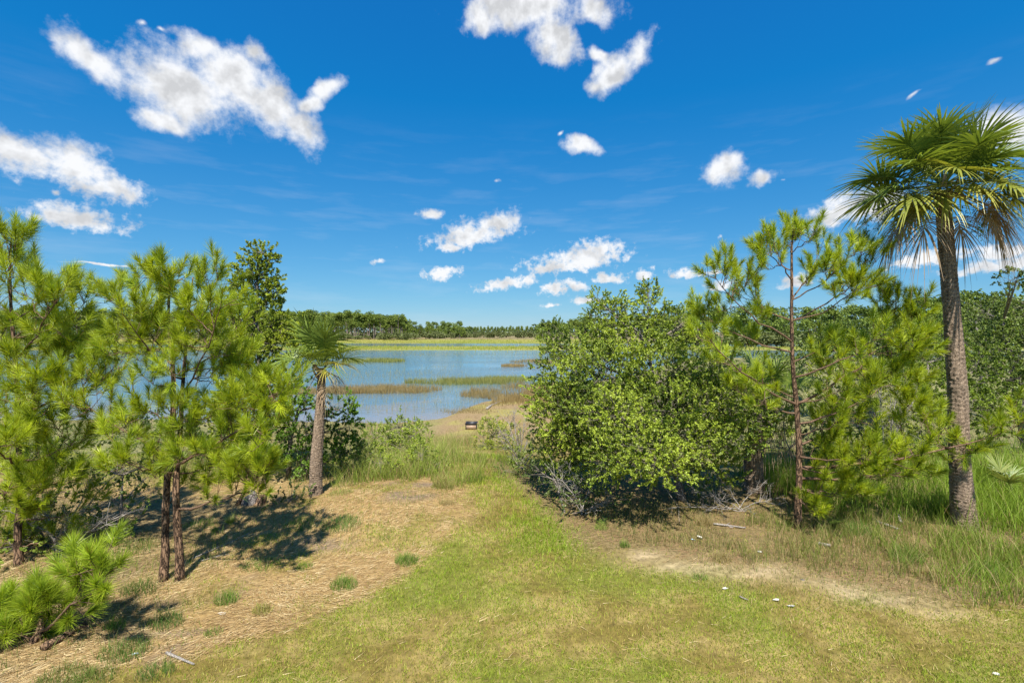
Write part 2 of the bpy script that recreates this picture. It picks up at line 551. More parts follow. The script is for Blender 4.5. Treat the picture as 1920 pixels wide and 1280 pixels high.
def bark_mat(name, ca, cb, scale=(9, 9, 2.2), bump=0.6, rings=0.0, use_col=False):
    m, N, L = mat_new(name)
    tc = N.new('ShaderNodeTexCoord')
    mp = N.new('ShaderNodeMapping'); mp.inputs['Scale'].default_value = scale
    L.new(tc.outputs['Object'], mp.inputs[0])
    no = N.new('ShaderNodeTexNoise'); no.inputs['Scale'].default_value = 2.2; no.inputs['Detail'].default_value = 7; no.inputs['Roughness'].default_value = 0.65
    L.new(mp.outputs[0], no.inputs['Vector'])
    vo = N.new('ShaderNodeTexVoronoi'); vo.feature = 'DISTANCE_TO_EDGE'; vo.inputs['Scale'].default_value = 3.0
    wv = N.new('ShaderNodeVectorMath'); wv.operation = 'ADD'
    L.new(mp.outputs[0], wv.inputs[0]); L.new(no.outputs[1], wv.inputs[1]); L.new(wv.outputs[0], vo.inputs['Vector'])
    cr = N.new('ShaderNodeMapRange'); L.new(vo.outputs[0], cr.inputs[0]); cr.inputs[1].default_value = 0.0; cr.inputs[2].default_value = 0.16
    mixf = N.new('ShaderNodeMath'); mixf.operation = 'MULTIPLY'; L.new(cr.outputs[0], mixf.inputs[0]); L.new(no.outputs[0], mixf.inputs[1])
    ra = N.new('ShaderNodeValToRGB'); L.new(mixf.outputs[0], ra.inputs[0])
    ra.color_ramp.elements[0].position = 0.06; ra.color_ramp.elements[0].color = (*ca, 1)
    ra.color_ramp.elements[1].position = 0.62; ra.color_ramp.elements[1].color = (*cb, 1)
    p = N.new('ShaderNodeBsdfPrincipled'); p.inputs['Roughness'].default_value = 0.85; p.inputs['Specular IOR Level'].default_value = 0.2
    if use_col:
        at = N.new('ShaderNodeVertexColor'); at.layer_name = 'Col'
        mm = N.new('ShaderNodeMix'); mm.data_type = 'RGBA'; mm.blend_type = 'MULTIPLY'; mm.inputs[0].default_value = 1.0
        L.new(ra.outputs[0], mm.inputs[6]); L.new(at.outputs[0], mm.inputs[7]); L.new(mm.outputs[2], p.inputs['Base Color'])
    else:
        L.new(ra.outputs[0], p.inputs['Base Color'])
    bp = N.new('ShaderNodeBump'); bp.inputs['Strength'].default_value = bump; bp.inputs['Distance'].default_value = 0.03
    L.new(mixf.outputs[0], bp.inputs['Height']); L.new(bp.outputs[0], p.inputs['Normal'])
    o = N.new('ShaderNodeOutputMaterial'); L.new(p.outputs[0], o.inputs[0])
    return m


def col_mat(name, rough=0.85, spec=0.2, nscale=30.0, namp=0.5, bump=0.3):
    """vertex colour broken up by fine grain"""
    m, N, L = mat_new(name)
    at = N.new('ShaderNodeVertexColor'); at.layer_name = 'Col'
    tc = N.new('ShaderNodeTexCoord')
    no = N.new('ShaderNodeTexNoise'); no.inputs['Scale'].default_value = nscale; no.inputs['Detail'].default_value = 6; no.inputs['Roughness'].default_value = 0.7
    L.new(tc.outputs['Object'], no.inputs['Vector'])
    mr = N.new('ShaderNodeMapRange'); L.new(no.outputs[0], mr.inputs[0]); mr.inputs[1].default_value = 0.25; mr.inputs[2].default_value = 0.75
    mr.inputs[3].default_value = 1 - namp; mr.inputs[4].default_value = 1 + namp
    sc = N.new('ShaderNodeVectorMath'); sc.operation = 'SCALE'; L.new(at.outputs[0], sc.inputs[0]); L.new(mr.outputs[0], sc.inputs['Scale'])
    p = N.new('ShaderNodeBsdfPrincipled'); p.inputs['Roughness'].default_value = rough; p.inputs['Specular IOR Level'].default_value = spec
    L.new(sc.outputs[0], p.inputs['Base Color'])
    if bump:
        bp = N.new('ShaderNodeBump'); bp.inputs['Strength'].default_value = bump; bp.inputs['Distance'].default_value = 0.02
        L.new(no.outputs[0], bp.inputs['Height']); L.new(bp.outputs[0], p.inputs['Normal'])
    o = N.new('ShaderNodeOutputMaterial'); L.new(p.outputs[0], o.inputs[0])
    return m


M_NEEDLE = leaf_mat('pine_needles', 0.34, 0.42, 0.45)
M_LEAF = leaf_mat('broad_leaves', 0.28, 0.46, 0.32)
M_CEDAR = leaf_mat('cedar_foliage', 0.25, 0.6, 0.2)
M_PALM = leaf_mat('palm_leaf', 0.30, 0.40, 0.45)
M_DEADLEAF = leaf_mat('dry_palm_leaf', 0.2, 0.8, 0.1, tcol=(1.0, 0.9, 0.7))
M_GRASS = leaf_mat('grass_blades', 0.32, 0.55, 0.25)
M_STRAW = leaf_mat('dry_straw', 0.1, 0.8, 0.15, tcol=(1, 1, 1))
M_FAR = leaf_mat('far_foliage', 0.15, 0.7, 0.1)
M_PINEBARK = bark_mat('pine_bark', (0.030, 0.019, 0.013), (0.33, 0.205, 0.125), (7, 7, 2.0), 0.9)
M_PINELIMB = bark_mat('pine_limb_bark', (0.07, 0.042, 0.028), (0.30, 0.19, 0.12), (16, 16, 16), 0.5)
M_PALMBARK = bark_mat('palm_bark', (0.12, 0.088, 0.062), (0.50, 0.385, 0.285), (16, 16, 20), 0.7, use_col=True)
M_OAKBARK = bark_mat('oak_bark', (0.06, 0.05, 0.045), (0.33, 0.29, 0.26), (8, 8, 3), 0.6)
M_DEADWOOD = bark_mat('weathered_wood', (0.14, 0.12, 0.10), (0.52, 0.47, 0.42), (20, 20, 6), 0.5)
M_COL = col_mat('mixed_wood', 0.85, 0.2, 25, 0.35, 0.3)
M_GROUND = col_mat('soil_and_litter', 0.95, 0.1, 9, 0.55, 0.6)
M_PALE = col_mat('pale_litter', 0.5, 0.4, 20, 0.1, 0.1)

# ------------------------------------------------------------------ the lie of the land
WATER_Z = -1.5


def shore(x):
    return 30.5 + 1.6 * (vn(x * 0.25, x * 0 + 3.3, 5) - 0.5) * 2 + 9.0 * sstep(-4.8, -1.5, x) + 14.0 * sstep(-1.0, 4.0, x) + 45 * sstep(6, 40, x)


def height(x, y):
    x = np.asarray(x, float); y = np.asarray(y, float)
    sh = shore(x)
    t = sstep(12.3, 27.0, y)
    z = -1.33 * t
    z = z - 0.25 * sstep(-4.0, 1.2, y - sh) - 0.75 * sstep(1, 25, y - sh)
    z = z + 0.24 * np.exp(-(((x + 3.2) / 2.2) ** 2 + ((y - 11.0) / 1.7) ** 2))
    z = z - 0.13 * np.exp(-(((x - 0.4) / 1.0) ** 2)) * sstep(9, 11, y) * (1 - sstep(16, 22, y))
    z = z + 0.10 * (fbm(x * 0.5, y * 0.5, 2) - 0.5) * (1 - sstep(24, 34, y)) + 0.035 * (fbm(x * 2.3, y * 2.3, 8, 3) - 0.5)
    # right-hand bank, a little hummocky
    z = z + 0.15 * sstep(4, 9, x) * sstep(10.5, 13, y) * (1 - sstep(20, 30, y))
    # the far marsh: flats just above the tide, cut by creeks
    far = sstep(128, 140, y + 10 * (fbm(x * 0.02, y * 0.02, 4) - 0.5))
    flat = -1.42 + 0.10 * (fbm(x * 0.03, y * 0.06, 6) - 0.35)
    creek = np.exp(-((y - 186 - 9 * (vn(x * 0.015, x * 0, 9) - 0.5) * 2) / 15) ** 2)
    flat = flat - 0.55 * creek
    flat = flat + 0.9 * sstep(225, 262, y)
    z = z * (1 - far) + flat * far
    return z


def hz(x, y):
    return float(height(np.array([x]), np.array([y]))[0])


def ground_pt(px, py):
    """where the line of sight through a photo pixel meets the ground"""
    Y = 4.0
    for k in range(400):
        p = W(px, py, Y)
        h = hz(p[0], p[1])
        if p[2] <= h:
            break
        Y += max(0.02, (p[2] - h) * 0.5)
    p[2] = h
    return p


XB_Y = [4.5, 5.4, 5.9, 6.5, 7.9, 9.5, 11.7, 13, 15]
XB_X = [-6.4, -5.4, -4.0, -2.9, -1.45, -1.15, -1.0, -1.5, -2.4]


def masks(x, y):
    """straw, lawn, bare sand, leaf litter, mud 0..1"""
    n1 = fbm(x * 0.9, y * 0.9, 21) - 0.5
    n2 = fbm(x * 3.1, y * 3.1, 22, 3) - 0.5
    xb = np.interp(y, XB_Y, XB_X)
    straw = sstep(0.35, -0.35, x - xb + 1.1 * n1 + 0.5 * n2) * (1 - sstep(13.2, 15.0, y + 2 * n1))
    straw = straw * (1 - 0.75 * sstep(0.05, 0.22, fbm(x * 1.1 + 7, y * 1.1, 33, 3) - 0.5))
    s = np.clip((x - 1.6) / 5.2, 0, 1)
    ly = 8.7 - 1.75 * s ** 1.1
    sand = np.exp(-((y - ly + 0.5 * n1) / (0.30 + 0.12 * s)) ** 2) * sstep(1.3, 2.3, x + n1) * sstep(7.0, 6.0, x + n1)
    litter = sstep(0.9, 1.7, x + 0.8 * n1 - 0.35 * (9.3 - y)) * sstep(ly - 0.1, ly + 0.5, y + 0.6 * n1) * (1 - sstep(15, 17, y))
    litter = np.maximum(litter, sstep(-4.6, -6.0, x + n1) * sstep(12.5, 11, y))
    mud = sstep(19, 25, y + 6 * n1)
    return straw, sand, litter, mud, n1, n2


def ground_colour(x, y):
    straw, sand, litter, mud, n1, n2 = masks(x, y)
    lawn = mixc((0.15, 0.115, 0.03), (0.28, 0.21, 0.08), sstep(-0.15, 0.2, n2))
    lawn = mixc(lawn, (0.13, 0.16, 0.025), sstep(0.0, 0.25, n1) * 0.6)
    c = lawn
    c = mixc(c, (0.30, 0.20, 0.085), straw)
    c = mixc(c, (0.19, 0.14, 0.095), straw * sstep(0.12, 0.3, -n1 + 0.4 * n2))
    c = mixc(c, (0.165, 0.125, 0.06), litter * 0.85)
    c = mixc(c, (0.40, 0.31, 0.195), np.clip(sand * 1.0, 0, 1) * (0.35 + 0.45 * sstep(-0.1, 0.15, n2)))
    c = mixc(c, mixc((0.25, 0.175, 0.09), (0.27, 0.23, 0.075), sstep(-0.1, 0.12, n1)), mud)
    side = np.clip(sstep(-3.6, -5.2, x) + sstep(2.2, 4.0, x), 0, 1) * sstep(12.0, 14.5, y + 2 * n1) * (1 - sstep(26, 34, y) * (x < 0))
    c = mixc(c, mixc((0.13, 0.13, 0.05), (0.24, 0.22, 0.09), sstep(-0.15, 0.15, n2)), side)
    far = sstep(120, 138, y)
    c = mixc(c, mixc((0.20, 0.22, 0.04), (0.27, 0.24, 0.065), sstep(-0.2, 0.2, fbm(x * 0.04, y * 0.12, 5) - 0.5)), far)
    c = mixc(c, (0.22, 0.18, 0.09), sstep(246, 262, y))
    return c


def sheet(name, xs, ys, zf, cf, mat):
    X, Yg = np.meshgrid(xs, ys)
    v = np.stack([X, Yg, zf(X, Yg)], -1).reshape(-1, 3)
    nx, ny = len(xs), len(ys)
    i, j = np.meshgrid(np.arange(nx - 1), np.arange(ny - 1))
    a = (j * nx + i).ravel()
    q = np.stack([a, a + 1, a + nx + 1, a + nx], 1)
    mb = MB(); mb.add(v, q, None, cf(X, Yg).reshape(-1, 3))
    return mb.build(name, mat, smooth=True)


sx = np.linspace(-1, 1, 191)
xs = 5.2 * np.sinh(sx * 5.9) / 1.0
ys = np.concatenate([np.linspace(-12, 3.5, 12)[:-1], 3.5 * np.exp(np.linspace(0, math.log(1500 / 3.5), 270))])
ground = sheet('ground', xs, ys, height, ground_colour, M_GROUND)
tag(ground, kind='structure')

# water
m, N, L = mat_new('tidal_water')
p = N.new('ShaderNodeBsdfPrincipled')
silt_y = N.new('ShaderNodeTexCoord')
sp_y = N.new('ShaderNodeSeparateXYZ'); L.new(silt_y.outputs['Object'], sp_y.inputs[0])
sn = N.new('ShaderNodeTexNoise'); sn.inputs['Scale'].default_value = 0.35; sn.inputs['Detail'].default_value = 4; L.new(silt_y.outputs['Object'], sn.inputs['Vector'])
sa = N.new('ShaderNodeMath'); sa.operation = 'MULTIPLY_ADD'; L.new(sn.outputs[0], sa.inputs[0]); sa.inputs[1].default_value = 14.0; L.new(sp_y.outputs[1], sa.inputs[2])
sr = N.new('ShaderNodeMapRange'); L.new(sa.outputs[0], sr.inputs[0]); sr.inputs[1].default_value = 45.0; sr.inputs[2].default_value = 38.0
sm = N.new('ShaderNodeMix'); sm.data_type = 'RGBA'; L.new(sr.outputs[0], sm.inputs[0]); sm.inputs[6].default_value = (0.10, 0.18, 0.235, 1); sm.inputs[7].default_value = (0.21, 0.20, 0.20, 1)
L.new(sm.outputs[2], p.inputs['Base Color'])
p.inputs['Roughness'].default_value = 0.07
p.inputs['IOR'].default_value = 1.33
p.inputs['Specular IOR Level'].default_value = 0.6
tc = N.new('ShaderNodeTexCoord')
mp = N.new('ShaderNodeMapping'); mp.inputs['Scale'].default_value = (1.0, 2.2, 1); L.new(tc.outputs['Object'], mp.inputs[0])
no = N.new('ShaderNodeTexNoise'); no.inputs['Scale'].default_value = 1.6; no.inputs['Detail'].default_value = 5; L.new(mp.outputs[0], no.inputs['Vector'])
nb = N.new('ShaderNodeTexNoise'); nb.inputs['Scale'].default_value = 0.05; nb.inputs['Detail'].default_value = 4; L.new(mp.outputs[0], nb.inputs['Vector'])
mr = N.new('ShaderNodeMapRange'); L.new(nb.outputs[0], mr.inputs[0]); mr.inputs[1].default_value = 0.35; mr.inputs[2].default_value = 0.65; mr.inputs[3].default_value = 0.25; mr.inputs[4].default_value = 1.0
bp = N.new('ShaderNodeBump'); bp.inputs['Distance'].default_value = 0.06; L.new(no.outputs[0], bp.inputs['Height']); L.new(mr.outputs[0], bp.inputs['Strength'])
L.new(bp.outputs[0], p.inputs['Normal'])
o = N.new('ShaderNodeOutputMaterial'); L.new(p.outputs[0], o.inputs[0])
M_WATER = m
mb = MB()
mb.add([(-900, 22, WATER_Z), (900, 22, WATER_Z), (900, 235, WATER_Z), (-900, 235, WATER_Z)], [(0, 1, 2, 3)], None, (0.05, 0.07, 0.08))
water = mb.build('water', M_WATER)
tag(water, kind='structure')


# ------------------------------------------------------------------ grass
def blades(mb, P, h, w, c0, c1, lean=0.35, rng=RNG, K=3, wind=(0.0, 0.0)):
    """curved grass blades rooted at P; c0 root colour, c1 tip colour, each (N,3)"""
    N = len(P)
    if N == 0:
        return
    a = rng.random(N) * 2 * math.pi
    ld = np.stack([np.cos(a) + wind[0], np.sin(a) + wind[1], np.zeros(N)], 1)
    l = lean * rng.uniform(0.2, 1.3, N)
    t = np.linspace(0, 1, K)
    C = P[:, None] + UP * (h[:, None] * (t - 0.28 * l[:, None] * t ** 2))[..., None] + ld[:, None] * (h * l)[:, None, None] * (t ** 1.8)[None, :, None]
    b = rng.random(N) * math.pi
    wv = np.stack([np.cos(b), np.sin(b), np.zeros(N)], 1)
    prof = 1 - t ** 1.6 * 0.96
    Wd = wv[:, None] * (w[:, None] * prof[None])[..., None]
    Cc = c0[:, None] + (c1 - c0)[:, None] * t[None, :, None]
    strips(mb, C, Wd, Cc)


def tri_blades(mb, P, h, w, c, lean=0.5, rng=RNG):
    N = len(P)
    a = rng.random(N) * 2 * math.pi; b = rng.random(N) * math.pi
    l = lean * rng.uniform(0.1, 1.3, N) * h
    s = np.stack([np.cos(b), np.sin(b), np.zeros(N)], 1) * w[:, None]
    tip = P + np.stack([np.cos(a) * l, np.sin(a) * l, h], 1)
    v = np.stack([P - s, P + s, tip], 1).reshape(-1, 3)
    mb.add(v, None, np.arange(N * 3).reshape(-1, 3), np.repeat(c, 3, 0))


def fan_points(n, y0, y1, u0=-1.15, u1=1.15, rng=RNG):
    """points spread so that the nearer ground gets more of them per square metre"""
    y = y0 * (y1 / y0) ** rng.random(n)
    x = y * rng.uniform(u0, u1, n)
    return x, y


def on_ground(x, y, dz=0.0):
    return np.stack([x, y, height(x, y) + dz], 1)


# mown lawn
x, y = fan_points(430000, 4.9, 17.0)
straw, sand, litter, mud, n1, n2 = masks(x, y)
dens = (1 - straw * 0.93) * (1 - np.clip(sand * 1.2, 0, 0.97)) * (1 - 0.80 * litter)
dens = dens * (0.42 + 0.58 * sstep(-0.16, 0.14, n2 + 0.5 * n1))
keep = RNG.random(len(x)) < dens
x, y, n1k, n2k = x[keep], y[keep], n1[keep], n2[keep]
lush = np.exp(-(((x - 0.5 + 0.1 * (y - 10)) / 0.9) ** 2)) * sstep(7.4, 9.8, y)
h = RNG.uniform(0.02, 0.046, len(x)) * (1 + 1.4 * lush) * (0.6 + y / 14)
w = RNG.uniform(0.0024, 0.0048, len(x)) * (0.6 + y / 12)
k = np.clip(RNG.random(len(x)) * 0.9 + 0.9 * n1k + 0.7 * n2k + 0.5 * lush, 0, 1)
c = RNG.uniform(0.55, 1.5, (len(x), 1)) * mixc(mixc((0.40, 0.32, 0.10), (0.31, 0.32, 0.045), sstep(0, 0.45, k)), (0.21, 0.31, 0.018), sstep(0.35, 0.9, k))
mb = MB(); tri_blades(mb, on_ground(x, y), h, w, c, 0.75)
lawn = mb.build('lawn_grass', M_GRASS)
tag(lawn, 'short patchy green and straw coloured mown grass over the open foreground', 'grass', kind='stuff')

# pine straw mat, fallen needles in swept drifts
x, y = fan_points(260000, 4.9, 15.5, -1.12, 1.1)
straw, sand, litter, mud, n1, n2 = masks(x, y)
dens = np.maximum(straw, np.maximum(litter * 0.5, 0.02)) * (0.30 + 0.70 * sstep(-0.22, 0.06, n1 - 0.3 * n2))
keep = RNG.random(len(x)) < dens
x, y = x[keep], y[keep]; st = straw[keep]; lt = litter[keep]
Nn = len(x)
flow = 0.3 + 1.6 * (fbm(x * 0.55, y * 0.55, 40, 3) - 0.5) * 2
a = flow + RNG.normal(0, 0.55, Nn)
ln = RNG.uniform(0.07, 0.18, Nn)
d = np.stack([np.cos(a), np.sin(a), np.zeros(Nn)], 1)
P = on_ground(x, y, 0.006) + UP * RNG.random(Nn)[:, None] * 0.016
Q = P + d * ln[:, None]; Q[:, 2] = height(Q[:, 0], Q[:, 1]) + 0.006 + RNG.random(Nn) * 0.035
s = np.stack([-d[:, 1], d[:, 0], RNG.normal(0, 0.5, Nn)], 1) * RNG.uniform(0.0016, 0.0032, Nn)[:, None]
kk = np.clip(RNG.random(Nn) + 0.6 * (fbm(x * 1.5, y * 1.5, 44, 3) - 0.5), 0, 1)
c = mixc(mixc((0.22, 0.13, 0.055), (0.45, 0.31, 0.135), sstep(0.0, 0.45, kk)), (0.64, 0.51, 0.29), sstep(0.5, 1.0, kk))
c = mixc(c, (0.27, 0.155, 0.09), np.clip(lt - st, 0, 1) * 0.75)
mb = MB(); mb.add(np.stack([P - s, P + s, Q], 1).reshape(-1, 3), None, np.arange(Nn * 3).reshape(-1, 3), np.repeat(c, 3, 0))
o = mb.build('pine_straw', M_STRAW)
tag(o, 'tan fallen pine needles matted over the mound and under the trees', 'pine straw', kind='stuff')


def grass_field(name, label, boxes, K=4, cat='grass'):
    """boxes: (n, x0, x1, y0, y1, hmin, hmax, width, root colour, tip colour, dry share, lean)"""
    mb = MB()
    for (n, x0, x1, y0, y1, h0, h1, w, ca, cb, dry, lean) in boxes:
        x = RNG.uniform(x0, x1, n); y = RNG.uniform(y0, y1, n)
        # clumped, with a soft ragged border
        e = np.minimum(np.minimum((x - x0) / (x1 - x0), (x1 - x) / (x1 - x0)), np.minimum((y - y0) / (y1 - y0), (y1 - y) / (y1 - y0))) * 4
        keep = RNG.random(n) < np.clip(e * 1.1 - 0.25 + (fbm(x * 1.3, y * 1.3, 61, 3) - 0.42) * 3.4, 0, 1)
        x, y = x[keep], y[keep]; m_ = len(x)
        hm = 0.55 + 0.9 * fbm(x * 0.8, y * 0.8, 62, 3)
        h = RNG.uniform(h0, h1, m_) * hm
        k = RNG.random((m_,)) * 0.7 + 0.6 * (fbm(x * 0.9, y * 0.9, 63, 2) - 0.2)
        c0 = mixc(np.array(ca) * 0.9, ca, RNG.random(m_)); c1 = mixc(ca, cb, np.clip(k, 0, 1))
        dr = RNG.random(m_) < dry
        c0[dr] = (0.36, 0.26, 0.12); c1[dr] = (0.52, 0.40, 0.20)
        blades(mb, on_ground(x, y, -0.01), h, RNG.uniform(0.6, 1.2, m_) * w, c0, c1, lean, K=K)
    o = mb.build(name, M_GRASS)
    return tag(o, label, cat, kind='stuff')


G1, G2 = (0.15, 0.24, 0.025), (0.36, 0.50, 0.05)
grass_field('tall_grass', 'lush tall green grass behind and around the right palm', [
    (15000, 8.9, 15.5, 8.6, 13.5, 0.45, 0.95, 0.006, G1, G2, 0.06, 0.55),
    (8000, 6.0, 9.6, 9.9, 14.0, 0.4, 0.85, 0.006, G1, G2, 0.10, 0.5),
    (8000, 6.6, 13.5, 7.0, 9.4, 0.20, 0.55, 0.005, G1, (0.34, 0.44, 0.06), 0.12, 0.6),
])
grass_field('sedge_grass', 'dark thin grass and sedge in the shade at the foot of the right pine', [
    (9000, 4.0, 9.0, 7.9, 10.8, 0.15, 0.42, 0.0038, (0.12, 0.17, 0.03), (0.33, 0.38, 0.07), 0.25, 0.55),
    (4200, 1.4, 5.2, 8.7, 11.0, 0.08, 0.28, 0.0035, (0.09, 0.12, 0.03), (0.27, 0.29, 0.07), 0.35, 0.5),
])
grass_field('cordgrass', 'tall feathery yellow-green grass on the crest between the short palm and the path', [
    (9000, -4.6, -0.8, 11.9, 15.8, 0.25, 0.85, 0.005, (0.19, 0.27, 0.04), (0.46, 0.51, 0.11), 0.18, 0.6),
    (5000, -5.6, -1.5, 15.0, 21.5, 0.3, 0.8, 0.0055, (0.18, 0.24, 0.05), (0.42, 0.44, 0.12), 0.3, 0.5),
])
grass_field('bank_grass', 'loose mixed green and dry grass sloping down to the water on both sides of the path', [
    (4500, -12.5, -5.0, 11.5, 19.0, 0.15, 0.45, 0.005, (0.14, 0.19, 0.04), (0.33, 0.36, 0.08), 0.3, 0.5),
    (3600, -13.0, -4.5, 18.0, 29.0, 0.3, 0.65, 0.008, (0.20, 0.19, 0.07), (0.40, 0.33, 0.13), 0.5, 0.4),
    (3200, -0.9, 1.3, 13.0, 20.0, 0.10, 0.30, 0.005, (0.15, 0.21, 0.04), (0.33, 0.36, 0.08), 0.2, 0.55),
    (3500, -3.6, 2.2, 19.0, 30.0, 0.10, 0.28, 0.007, (0.24, 0.21, 0.08), (0.42, 0.33, 0.14), 0.4, 0.4),
    (5500, -13.0, -4.6, 12.2, 17.5, 0.12, 0.35, 0.006, (0.16, 0.20, 0.04), (0.36, 0.38, 0.09), 0.25, 0.6),
    (8000, 1.6, 9.0, 6.9, 9.6, 0.05, 0.15, 0.0038, (0.16, 0.20, 0.04), (0.36, 0.38, 0.09), 0.4, 0.6),
    (7000, -6.5, -1.0, 8.0, 13.0, 0.05, 0.17, 0.0035, (0.14, 0.20, 0.03), (0.34, 0.40, 0.07), 0.35, 0.7),
    (7500, -9.5, -3.6, 5.4, 9.5, 0.06, 0.22, 0.0035, (0.12, 0.18, 0.03), (0.30, 0.36, 0.06), 0.35, 0.7),
    (2600, 8.0, 22.0, 13.0, 24.0, 0.4, 0.9, 0.009, G1, (0.26, 0.33, 0.07), 0.2, 0.5),
])

# marsh grasses standing in the tide
B0, B1 = (0.25, 0.18, 0.075), (0.44, 0.33, 0.15)
Y0, Y1 = (0.20, 0.22, 0.06), (0.40, 0.40, 0.12)


def marsh_patch(name, label, items):
    """items: (cx, cy, rx, ry, n, h0, h1, w, c0, c1)"""
    mb = MB()
    for (cx, cy, rx, ry, n, h0, h1, w, c0, c1) in items:
        r = np.sqrt(RNG.random(n)); a = RNG.random(n) * 2 * math.pi
        x = cx + rx * r * np.cos(a) * (0.75 + 0.5 * vn(a * 2, a * 0 + cx, 70)); y = cy + ry * r * np.sin(a) * (0.75 + 0.5 * vn(a * 2, a * 0 + cy, 71))
        keep = RNG.random(n) < np.clip(0.25 + 1.8 * (fbm(x * 0.35, y * 0.35, 72, 3) - 0.32) * 1.6, 0, 1)
        x, y = x[keep], y[keep]; m_ = len(x)
        z = np.maximum(height(x, y), WATER_Z) - 0.03
        h = RNG.uniform(h0, h1, m_)
        cb = mixc(c0, c1, np.clip(RNG.random(m_) * 0.9 + 0.8 * (fbm(x * 0.3, y * 0.3, 73, 2) - 0.4), 0, 1))
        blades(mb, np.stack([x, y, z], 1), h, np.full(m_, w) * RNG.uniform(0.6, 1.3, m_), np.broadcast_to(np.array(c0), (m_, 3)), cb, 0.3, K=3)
    o = mb.build(name, M_GRASS)
    return tag(o, label, 'marsh grass', kind='stuff')


marsh_patch('marsh_grass', 'brown cordgrass island standing in the water right of the short palm', [
    (-11.9, 44.0, 5.2, 2.6, 4200, 0.35, 0.75, 0.016, B0, B1), (-18, 43, 4, 1.5, 2000, 0.3, 0.7, 0.016, B0, B1)])
marsh_patch('marsh_grass', 'brown cordgrass spit beside the leafy oak shrub', [
    (0.6, 42.0, 4.6, 5.5, 6500, 0.35, 0.8, 0.015, B0, B1), (3.0, 36.0, 4.0, 5, 4500, 0.35, 0.8, 0.014, B0, B1), (-1.6, 33.2, 3.2, 2.2, 2600, 0.1, 0.3, 0.012, (0.26, 0.20, 0.09), (0.44, 0.35, 0.16))])
marsh_patch('marsh_grass', 'yellow-green reed strip in the middle of the water', [
    (-5.0, 51.0, 5.4, 2.4, 4200, 0.4, 0.8, 0.018, Y0, (0.38, 0.33, 0.11)), (-0.5, 54, 3.5, 2.0, 1500, 0.4, 0.7, 0.018, Y0, Y1)])
marsh_patch('marsh_grass', 'green reed strip farther out above the brown island', [
    (-24.5, 86.0, 5.0, 3.0, 2600, 0.5, 0.9, 0.03, Y0, Y1), (-30, 80, 5, 2, 1000, 0.5, 0.8, 0.03, Y0, Y1)])
marsh_patch('marsh_grass', 'small rusty grass islets near the far right of the open water', [
    (4.8, 85.0, 4.6, 4.5, 1500, 0.3, 0.7, 0.03, B0, B1), (0.2, 75.0, 1.9, 1.8, 800, 0.3, 0.6, 0.026, B0, B1)])
# single stems all over the shallows
mb = MB()
n = 24000
y = 32 * (138 / 32) ** RNG.random(n); x = y * RNG.uniform(-1.1, 0.14, n)
pat = fbm(x * 0.06 + 3, y * 0.045, 80, 4)
band = sstep(0.50, 0.66, pat) * 0.9 + 0.05
keep = (RNG.random(n) < band) & (y > shore(x))
x, y = x[keep], y[keep]; m_ = len(x)
cb = mixc((0.34, 0.34, 0.10), (0.46, 0.37, 0.15), RNG.random(m_))
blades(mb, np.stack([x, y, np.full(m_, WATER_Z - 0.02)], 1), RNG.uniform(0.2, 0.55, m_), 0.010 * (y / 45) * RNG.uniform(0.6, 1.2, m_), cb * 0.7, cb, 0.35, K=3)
o = mb.build('reed_stems', M_GRASS)
tag(o, 'sparse single reed stems scattered across the shallow water', 'reeds', kind='stuff')
# the far flats
mb = MB()
n = 52000
y = 132 * (262 / 132) ** RNG.random(n); x = y * RNG.uniform(-1.15, 1.15, n)
z = height(x, y)
keep = (z > WATER_Z - 0.01) & (RNG.random(n) < 0.35 + 0.65 * sstep(0.35, 0.6, fbm(x * 0.05, y * 0.05, 85)))
x, y, z = x[keep], y[keep], z[keep]; m_ = len(x)
k = np.clip(1.7 * (fbm(x * 0.02, y * 0.09, 86, 3) - 0.3) + 0.3 * (RNG.random(m_) - 0.5), 0, 1)
cb = mixc((0.27, 0.36, 0.05), (0.43, 0.39, 0.09), k)
cb = mixc(cb, (0.36, 0.25, 0.11), sstep(248, 262, y))
blades(mb, np.stack([x, y, z - 0.02], 1), RNG.uniform(0.35, 0.75, m_), 0.12 * (y / 180) * RNG.uniform(0.5, 1.2, m_), cb * 0.85, cb, 0.3, K=2)
o = mb.build('salt_meadow', M_GRASS)
tag(o, 'flat band of yellow-green salt marsh in front of the far woods', 'marsh grass', kind='stuff')


